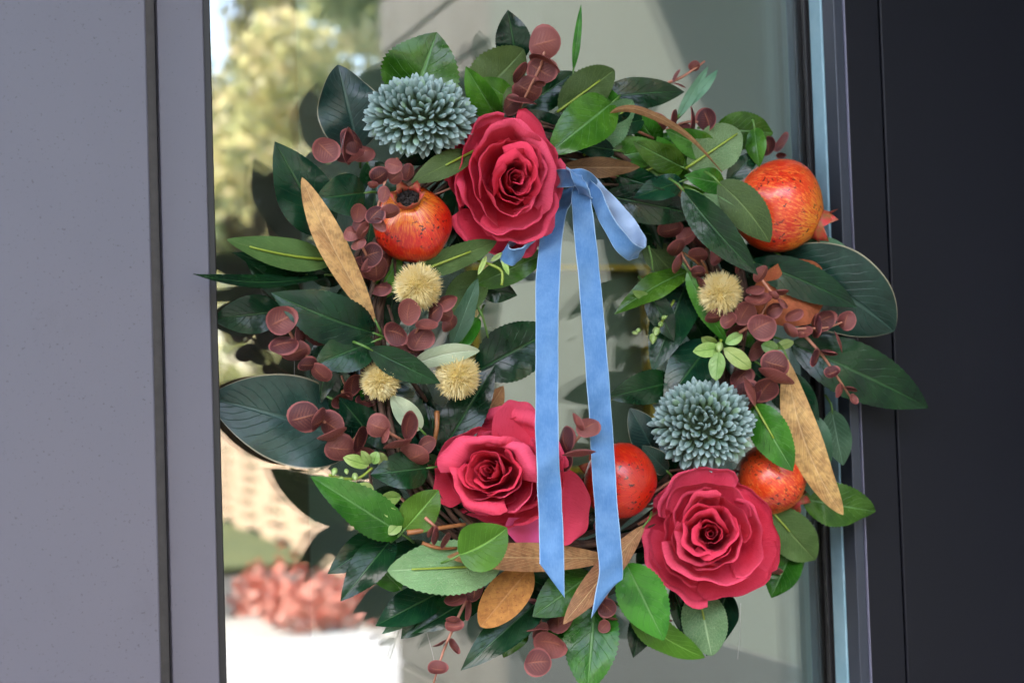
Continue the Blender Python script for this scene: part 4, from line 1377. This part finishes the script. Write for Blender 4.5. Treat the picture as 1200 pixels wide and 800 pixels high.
sprig([(640, 34, 6), (636, 70, 6), (622, 100, 6), (604, 138, 4)], [(638, 50, 20, 20, 0, 6.4), (640, 69, 20, 5, -28, 6.6), (635, 84, 19, 18, 0, 6), (612, 87, 16, 5, 55, 6.8), (618, 106, 19, 17, 0, 5.6), (612, 114, 21, 5, -10, 6.4), (632, 97, 7, 4, 0, 6.8), (598, 122, 15, 12, 60, 5)],
      'burgundy sprig of round leaves at the top of the wreath')
sprig([(834, 145, 6.4), (806, 143, 6), (780, 152, 5)], [(829, 140, 16, 13, 80, 7), (815, 142, 18, 3, 92, 6.8), (793, 142, 14, 4, 80, 6.5), (765, 147, 17, 15, 0, 5), (800, 155, 14, 12, 30, 6)])
sprig([(783, 97, 4), (800, 90, 4.3), (826, 72, 4.6)], [(814, 78, 7.5, 6.5, 40, 4.6), (790, 88, 9, 2, 60, 4.4), (796, 98, 10, 2, -20, 4.4)])
sprig([(384, 174, 6), (402, 178, 6), (430, 188, 5)], [(382, 176, 18, 18, 0, 6.6), (402, 172, 22, 5, 88, 6.6), (414, 164, 19, 13, -50, 6), (412, 186, 18, 9, 15, 6.2), (425, 178, 15, 12, 0, 5.4)])
sprig([(466, 186, 9), (452, 210, 9.4), (446, 232, 9.6), (438, 258, 9)], [(461, 193, 11, 9, 0, 10), (445, 207, 13, 11, 30, 10), (463, 208, 11, 10, 0, 9.8), (479, 202, 12, 8, 80, 9.6), (437, 218, 7, 4, 0, 10), (451, 228, 11, 9, 70, 10.2), (419, 249, 12, 10, 60, 9.4), (422, 263, 11, 9, 10, 9.2), (439, 251, 14, 12, 40, 10.2), (457, 250, 13, 9, 20, 10.4), (446, 262, 9, 7, -40, 10.2), (427, 271, 13, 6, 60, 9.4), (412, 272, 12, 10, 0, 8.8), (419, 284, 10, 7, 40, 8.8)],
      'sprig of small mauve round leaves in front of the upper left pomegranate')
sprig([(412, 270, 7), (430, 300, 6), (438, 330, 5)], [(434, 298, 15, 13, 60, 6.4), (441, 316, 19, 15, 50, 6), (424, 312, 12, 10, 0, 5.6), (446, 336, 14, 9, 20, 5), (455, 310, 16, 11, 70, 4.6)])
sprig([(330, 372, 7), (345, 398, 6.6), (365, 424, 6), (382, 440, 5)], [(330, 375, 18, 18, 0, 7.2), (332, 402, 18, 11, 12, 7.2), (345, 413, 17, 14, 0, 6.6), (358, 388, 18, 5, 84, 6.8), (373, 394, 16, 13, 10, 6), (361, 428, 12, 8, 20, 6.8), (375, 438, 15, 10, -30, 6.6), (389, 424, 13, 11, 0, 5)],
      'burgundy sprig at the middle of the left side')
sprig([(480, 360, 8), (490, 384, 7), (470, 410, 5.4)], [(478, 365, 17, 15, 75, 8.4), (500, 384, 14, 7, 5, 8), (466, 390, 18, 14, -60, 7.4), (492, 396, 17, 15, 30, 7.2), (484, 412, 15, 13, 0, 6.4), (466, 408, 16, 12, 20, 6)])
sprig([(522, 356, 7.4), (512, 372, 7), (498, 388, 6)], [(521, 352, 15, 9, 30, 8), (508, 366, 14, 10, 70, 7.8), (520, 368, 13, 12, 0, 7.6), (529, 380, 12, 8, 60, 7)])
sprig([(352, 488, 5.6), (380, 494, 5.6), (410, 520, 5)], [(356, 489, 19.5, 19, 0, 6.4), (377, 493, 17, 5, 62, 6.8), (387, 498, 18, 15, -60, 6), (391, 514, 20, 4, 22, 6.4), (398, 526, 19, 17, 0, 5.6), (419, 514, 18, 6, 70, 5.8), (424, 532, 18, 14, 0, 4.8)],
      'burgundy sprig lying across the very large blue green leaf')
sprig([(440, 495, 7.6), (458, 508, 7.4), (482, 522, 7), (502, 540, 6)], [(443, 500, 16, 15, 0, 8), (450, 510, 10, 4, 70, 8), (477, 498, 18, 10, 80, 7.8), (467, 524, 19, 5, 14, 7.8), (485, 536, 18, 12, -20, 7), (498, 520, 14, 10, 40, 6.4)])
sprig([(688, 498, 9), (678, 512, 9), (664, 530, 8.6), (655, 556, 8)], [(689, 499, 16, 14, 0, 13.2), (675, 496, 13, 4, -60, 13.2), (660, 515, 19, 10, 86, 9.4), (678, 527, 20, 5, 6, 12.6), (662, 541, 14, 11, 70, 9), (655, 524, 13, 9, 30, 8.6)],
      'small burgundy sprig in front of the blue ribbon')
sprig([(888, 320, 8), (902, 340, 9), (916, 352, 9.4)], [(893, 322, 11, 8, 60, 9), (885, 338, 12, 6, 10, 8.6), (906, 347, 8, 4, -40, 9.6), (913, 340, 10, 3, 10, 9.6), (919, 354, 8, 4, -45, 9.8)])
sprig([(866, 390, 7), (890, 372, 8), (900, 350, 8)], [(893, 381, 19, 17, 0, 10), (889, 355, 18, 8, 0, 9), (872, 366, 15, 13, 40, 8), (855, 376, 12, 10, 60, 7.6), (838, 372, 13, 9, 20, 7), (906, 362, 12, 8, 40, 9)],
      'burgundy sprig right of the yellow pompom')
sprig([(926, 386, 9), (940, 385, 9.6), (968, 384, 9.6), (990, 376, 9.6)], [(930, 368, 13, 7, 30, 9.8), (925, 388, 12, 6, -50, 9.8), (965, 374, 15, 13, 50, 9.6), (991, 375, 14, 11, 60, 10), (985, 399, 15, 3, -72, 10), (953, 382, 14, 4, 85, 9.4), (943, 390, 10, 7, 20, 9.8)])
sprig([(940, 390, 9.6), (962, 414, 10.2), (980, 440, 10.4), (1000, 470, 10.4)], [(975, 437, 9.5, 7.5, 10, 10.8), (970, 410, 12, 2, -8, 10.6), (958, 420, 11, 2.5, 75, 10.6), (997, 453, 9, 2.4, -10, 10.8), (985, 458, 9, 2.4, 70, 10.8), (999, 468, 7, 5, -70, 10.8)],
      'bare pinkish twig with small buds on the right side')
sprig([(912, 420, 9), (900, 442, 8.4), (880, 460, 7)], [(908, 427, 16.5, 16, 0, 10), (907, 446, 22, 6, -22, 9.6), (884, 456, 20, 5.5, -68, 9.4), (896, 455, 18, 14, 20, 8.4), (876, 462, 18, 15, 0, 7.6), (868, 440, 16, 12, 30, 6.6), (882, 480, 14, 10, 0, 6.4)],
      'burgundy sprig above the pomegranate at the lower right')
sprig([(556, 690, 6), (544, 708, 6), (531, 736, 6), (519, 764, 6), (508, 800, 6)], [(556, 694, 14, 12, 40, 7), (534, 704, 14, 6, 5, 7), (551, 715, 12, 4, 84, 6.8), (531, 728, 9, 5, 0, 6.8), (532, 734, 11, 8, 0, 6.4), (516, 756, 10, 2, 25, 6.6), (530, 758, 10, 3.5, -60, 6.6), (513, 784, 12, 8, 5, 6.6)],
      'thin burgundy sprig hanging at the bottom left')
sprig([(625, 700, 4), (634, 730, 4.8), (640, 780, 5)], [(622, 718, 20, 16, 0, 4.6), (655, 722, 18, 14, 40, 4.6), (628, 735, 16, 4, 5, 5.8), (646, 752, 20, 16, -30, 6), (630, 775, 17, 16.5, 0, 6.6), (636, 742, 14, 9, 60, 5.2)],
      'burgundy sprig of round leaves at the bottom edge')
sprig([(712, 690, 5.6), (708, 712, 6.4), (708, 740, 6.6)], [(711, 711, 12, 11, 0, 7), (697, 706, 9, 5, 60, 7), (708, 733, 8.5, 8, 0, 7), (716, 726, 8, 1.8, -10, 7)])
sprig([(780, 725, 3), (795, 744, 3.4)], [(796, 745, 8, 6, -50, 4), (783, 725, 7, 2, 0, 4)])
sprig([(900, 160, 4.4), (908, 176, 4.8), (918, 168, 5)], [(900, 172, 14, 10, 60, 5.6), (918, 168, 14, 5, 60, 6), (915, 181, 6, 4, 0, 6)])
sprig([(790, 262, 4), (800, 300, 4.6), (820, 330, 5)], [(786, 270, 15, 12, 20, 4.8), (806, 278, 14, 11, 60, 5), (826, 282, 16, 12, 0, 5.4), (794, 292, 14, 9, 40, 5.2), (842, 300, 12, 6, 80, 6), (818, 300, 12, 9, 0, 5.2), (797, 310, 12, 6, 70, 6), (818, 320, 10, 8, 10, 6.4), (820, 333, 9, 3, -60, 6.6), (867, 312, 12, 4, 80, 6.2)],
      'dark burgundy tangle between the ribbon loop and the upper right pomegranate')
sprig([(875, 372, 6), (870, 398, 5.4)], [(862, 388, 14, 10, 30, 6.4), (884, 408, 16, 10, 60, 5.6)])
sprig([(430, 440, 4), (408, 452, 4), (400, 440, 4)], [(412, 450, 17, 10, 50, 5), (400, 466, 14, 9, 20, 4.4), (430, 470, 15, 10, 0, 4.2)])
sprig([(900, 668, 4.6), (915, 672, 5)], [(906, 671, 12, 5, -10, 6)])
sprig([(830, 535, 5), (700, 620, 4)], [(706, 610, 14, 9, 30, 6), (716, 632, 12, 8, 0, 5.6)])
sprig([(498, 606, 8), (514, 620, 8.4)], [(513, 628, 12, 4, 80, 8.8), (520, 632, 11, 4, 60, 8.8), (506, 624, 8, 3, 60, 8.8)])

# bare twigs
def twig(pts, mat, rad=0.0016, name='twig'):
    m = MB()
    q = catmull([P(a, b, c / 100) for a, b, c in pts], 4)
    m.tube(q, [rad * (1.1 - 0.4 * i / len(q)) for i in range(len(q))], 6)
    return part(link(name, m.mesh(name, mat)))
twig([(477, 624, 7), (505, 620, 7.4), (545, 614, 7)], TWIG2, 0.0022)
twig([(495, 636, 7), (515, 642, 7.6), (535, 642, 7)], TWIG2, 0.0016)
twig([(512, 482, 5), (512, 500, 5.4), (508, 522, 5)], TWIG2, 0.0022)
twig([(560, 360, 5), (566, 372, 5), (572, 396, 4.4)], STEM_G, 0.0012)
twig([(655, 200, 4), (675, 226, 4.6), (695, 236, 4)], TWIG, 0.0022)
twig([(440, 400, 3), (470, 430, 3.4), (500, 470, 3)], TWIG, 0.0024)
twig([(400, 460, 3.6), (425, 455, 4), (445, 462, 4)], TWIG2, 0.0018)
twig([(760, 288, 4), (764, 305, 4.2), (765, 318, 4)], STEM_G, 0.001)
for k in range(40):
    a = rnd(0, 6.28)
    q = RING_R + rnd(-0.03, 0.03)
    c = Vector((WC.x + math.cos(a) * q, -rnd(0.03, 0.05), WC.z + math.sin(a) * q))
    m = MB()
    b = a + 1.57 + rnd(-0.9, 0.9)
    e = c + Vector((math.cos(b), rnd(-0.2, 0.2), math.sin(b))) * rnd(0.03, 0.06)
    m.tube([c, (c + e) / 2 + Vector((rnd(-1, 1), -1, rnd(-1, 1))) * 0.005, e], [0.0014, 0.0012, 0.0008], 5)
    part(link('twig', m.mesh('twig', random.choice((TWIG, TWIG, TWIG2, STEM_R)))))

# ---- lime sprigs with small leaves and buds
def lime(stem, leaves, buds, label=None):
    m = MB()
    q = catmull([P(a, b, c / 100) for a, b, c in stem], 4)
    m.tube(q, [0.0012] * len(q), 6)
    so = part(link('lime_sprig', m.mesh('stem', STEM_Y)))
    if label:
        so['label'] = label
    for (bx, by, tx, ty, w, d) in leaves:
        pb, pt = P(bx, by, d / 100), P(tx, ty, d / 100 + 0.004)
        mm, mid, n = leaf_mesh(pb, pt, w * S(pb), 'Y', rnd(-25, 25), 0.12, 0, 0.3, 0, nl=10)
        sub(link('leaf', mm.mesh('leaf', LM['Y'])), so)
    for (x, y, r, d) in buds:
        c = P(x, y, d / 100)
        R = r * S(c)
        mm = MB()
        ax = Vector((rnd(-0.5, 0.5), -0.5, rnd(-1, 0.4))).normalized()
        mm.tube([c - ax * R * 1.2, c - ax * R * 0.8, c, c + ax * R * 0.8, c + ax * R * 1.7], [R * 0.3, R * 0.75, R, R * 0.7, R * 0.1], 8)
        sub(link('bud', mm.mesh('bud', BUD)), so)
lime([(436, 548, 6.4), (420, 560, 6.6), (400, 560, 6.6), (385, 556, 6.4)], [(432, 545, 402, 536, 16, 6.8), (434, 543, 423, 528, 10, 6.8), (437, 543, 442, 529, 14, 6.8), (452, 543, 440, 530, 14, 6.4), (438, 572, 412, 574, 16, 6.6), (452, 604, 444, 580, 16, 6.4), (446, 584, 470, 582, 18, 6)],
     [(392, 552, 4, 6.8), (400, 562, 4, 6.8), (410, 566, 4, 6.8), (416, 558, 4, 7), (388, 562, 3, 6.8), (396, 570, 3, 6.8), (418, 568, 3.4, 7), (406, 552, 3, 7)], 'lime green sprig with tiny leaves at the lower left')
lime([(845, 398, 6.6), (842, 412, 7), (838, 440, 7)], [(843, 408, 812, 412, 18, 7.2), (842, 412, 839, 446, 20, 7.8), (848, 408, 880, 431, 20, 7.4), (840, 405, 822, 395, 14, 6.6), (850, 402, 870, 392, 14, 6.4)], [(843, 406, 5, 7.6)],
     'lime green sprig of pointed leaves above the lower thistle flower')
lime([(790, 352, 4), (778, 372, 4.4), (770, 388, 4.6)], [(764, 352, 741, 341, 11, 5), (772, 346, 758, 340, 9, 4.4), (782, 336, 760, 345, 9, 4)], [(769, 388, 5, 5), (765, 396, 5, 5), (748, 387, 3, 5), (744, 390, 2.6, 5), (774, 380, 3.4, 5), (778, 372, 3, 5)],
     'lime green buds inside the right of the ring')
lime([(560, 306, 6), (575, 310, 7), (588, 318, 7.4), (588, 334, 7.6)], [(570, 300, 560, 322, 6, 7), (588, 300, 596, 322, 7, 7.4), (575, 306, 590, 296, 6, 7)], [(566, 306, 3, 7)])
lime([(894, 404, 5.6), (905, 408, 6), (915, 402, 6)], [(892, 404, 912, 410, 16, 6.4), (908, 408, 930, 400, 12, 6.4)], [])
lime([(478, 598, 6), (470, 606, 6.4), (455, 600, 6.4)], [(466, 604, 448, 596, 13, 6.8), (470, 612, 455, 626, 14, 6.4)], [])

# ------------------------------------------------------------------ blue velvet ribbon
KN = P(676, 212, 0.085)
bow = tag(empty('ribbon_bow', KN), 'pale blue velvet ribbon bow tied on the wreath with two long hanging ends', 'ribbon')
def bpart(o):
    o.parent = bow
    o.matrix_parent_inverse = Matrix.Translation(KN).inverted()
    return o
def ribbon(name, ctr, widths, n=8, label=None, cut=None, thick=0.0011):
    """ctr: (px,py,d cm) path; widths: per point width vector (px right, px up, cm towards the viewer)"""
    pts = catmull([P(a, b, c / 100) for a, b, c in ctr], n)
    wv = catmull([Vector(w) for w in widths], n)
    m = MB()
    US = [-1, -0.9, -0.45, 0, 0.45, 0.9, 1]
    front, back, fu = [], [], []
    N = len(pts)
    ws = []
    for i, p in enumerate(pts):
        s = S(p)
        w = wv[i]
        ws.append(CR * (w.x * s) + CU * (w.y * s) + view(p) * (w.z / 100))
    for i, p in enumerate(pts):
        t = (pts[min(i + 1, N - 1)] - pts[max(i - 1, 0)]).normalized()
        nr = ws[i].cross(t)
        nr = nr.normalized() if nr.length > 1e-9 else view(p)
        rf, rb, ru = [], [], []
        for u in US:
            off = Vector((0, 0, 0))
            if cut and i >= N - cut[0]:
                k = (i - (N - cut[0])) / max(1, cut[0] - 1)
                off = t * (0.0)
            q = p + ws[i] * (u * 0.5)
            bulge = 0.0007 * math.sin(i * 0.8 + u * 2) + 0.0009 * math.sin(i * 0.37 - u * 1.7) + 0.0008 * (1 - u * u)
            rf.append(q + nr * (thick / 2 + bulge))
            rb.append(q - nr * (thick / 2 - bulge))
            ru.append((0.5 + 0.5 * u, i / N))
        front.append(rf)
        back.append(rb)
        fu.append(ru)
    if cut:
        # slanting end: the last rows slide along the path
        last = front[-1], back[-1]
        for rows in (front, back):
            for j, u in enumerate(US):
                tdir = (pts[-1] - pts[-2]).normalized()
                for i in range(N - cut[0], N):
                    k = (i - (N - cut[0])) / max(1, cut[0] - 1)
                    rows[i][j] = rows[i][j] + tdir * (cut[1] * S(pts[-1]) * k * u * 0.5)
    rows = []
    for i in range(N):
        rows.append(front[i] + list(reversed(back[i])))
    uvs = [fu[i] + list(reversed(fu[i])) for i in range(N)]
    m.grid(rows, uvs, closed=True)
    k = len(US)
    for e in (0, N - 1):
        b = e * 2 * k
        for j in range(k - 1):
            f = (b + j, b + j + 1, b + 2 * k - 2 - j, b + 2 * k - 1 - j)
            m.f.append(f if e else f[::-1])
    me = m.mesh(name, VELVET)
    me.materials.append(SATIN)
    for i in range(N - 1):
        for j in range(k - 1):
            me.polygons[i * 2 * k + j].material_index = 1     # the smooth reverse of the velvet
    o = bpart(link(name, me))
    if label:
        o['label'] = label
    return o
W = (27, 0, 0.1)
ribbon('ribbon_tail', [(668, 220, 6.4), (656, 238, 6.2), (648, 262, 7.0), (642, 330, 10.0), (641, 420, 12), (641, 500, 12.8), (643, 560, 12.6), (646, 620, 12.2), (647, 680, 12.2)],
       [(20, 6, 0.2), (26, 2, 0.6), (27, 0, 0.2), (27, 0, 0.7), (26.5, 0, -0.3), (26.5, 0, 0.6), (27, 0, -0.7), (28, 0, 0.5), (29, 0, -0.2)], 8, 'left ribbon end crossing the lower left rose', (7, 40))
ribbon('ribbon_tail', [(680, 210, 9.2), (681, 232, 9.8), (684, 262, 10.2), (690, 320, 10.8), (697, 400, 11.6), (703, 480, 12), (708, 560, 12.2), (713, 630, 12), (716, 670, 11.8), (710, 700, 11.6)],
       [(14, 4, 0.3), (21, 2, 0.6), (25, 1, 0.8), (26, 1, -0.4), (26.5, 1, 0.5), (27, 1, -0.5), (27.5, 0.5, 0.4), (28, 0, 0.7), (28, 2, -0.5), (25, 4, -0.4)], 8, 'right ribbon end hanging straight down', (7, -44))
# right loop: front limb, fold, back limb
ribbon('loop', [(682, 208, 8.8), (697, 226, 10), (709, 254, 11), (728, 284, 11.4), (743, 297, 10.8), (752, 291, 9.6), (742, 272, 8.2), (722, 246, 7.6), (700, 220, 7.8), (688, 206, 8.2)],
       [(9, 4, 0.4), (13, 6, 0.6), (14, 10, 0.7), (14, 14, 0.7), (13, 16, 0.6), (12, 17, 0.5), (13, 15, 0.5), (14, 12, 0.5), (11, 8, 0.5), (7, 5, 0.4)], 8, 'right loop of the bow')
ribbon('loop', [(662, 232, 5.2), (640, 256, 5.2), (612, 278, 6.0), (594, 289, 7.0), (592, 298, 8.0), (604, 301, 8.5), (616, 293, 8.0), (626, 280, 7.0), (644, 258, 5.8), (664, 234, 5.4)],
       [(14, 12, 0.4)] * 3 + [(10, 17, 0.8), (9, 18, 0.9), (9, 18, 0.9), (10, 17, 0.8), (12, 14, 0.5), (14, 12, 0.4), (14, 12, 0.4)], 8, 'left loop of the bow peeping out below the rose')
ribbon('knot', [(650, 210, 6.6), (658, 209, 8.4), (668, 209, 9.6), (680, 208, 10.2), (690, 213, 9.8), (694, 220, 8.8)],
       [(3, 20, 0.1), (2, 22, 0.1), (2, 21, 0.2), (6, 20, 0.2), (12, 16, 0.2), (14, 12, 0.2)], 6)

ribbon('knot', [(671, 199, 8.2), (674, 203, 10.2), (679, 213, 11.0), (684, 224, 10.8), (687, 232, 9.4)],
       [(15, -7, 0.1), (17, -8, 0.2), (17, -7, 0.3), (17, -7, 0.2), (14, -6, 0.1)], 6)

# fine cobweb strands on the glass
WEB = simple('cobweb_thread', (0.6, 0.6, 0.58), 0.6)
for a, b, c in (((868, 706), (867, 745), (864, 772)), ((344, 398), (345, 430), (344, 456)), ((500, 740), (508, 770), (512, 796))):
    m = MB()
    m.tube(catmull([P(a[0], a[1], 0.03), P(b[0], b[1], 0.025), P(c[0], c[1], 0.02)], 5), 0.00012, 3)
    part(link('cobweb_strand', m.mesh('cobweb', WEB)))
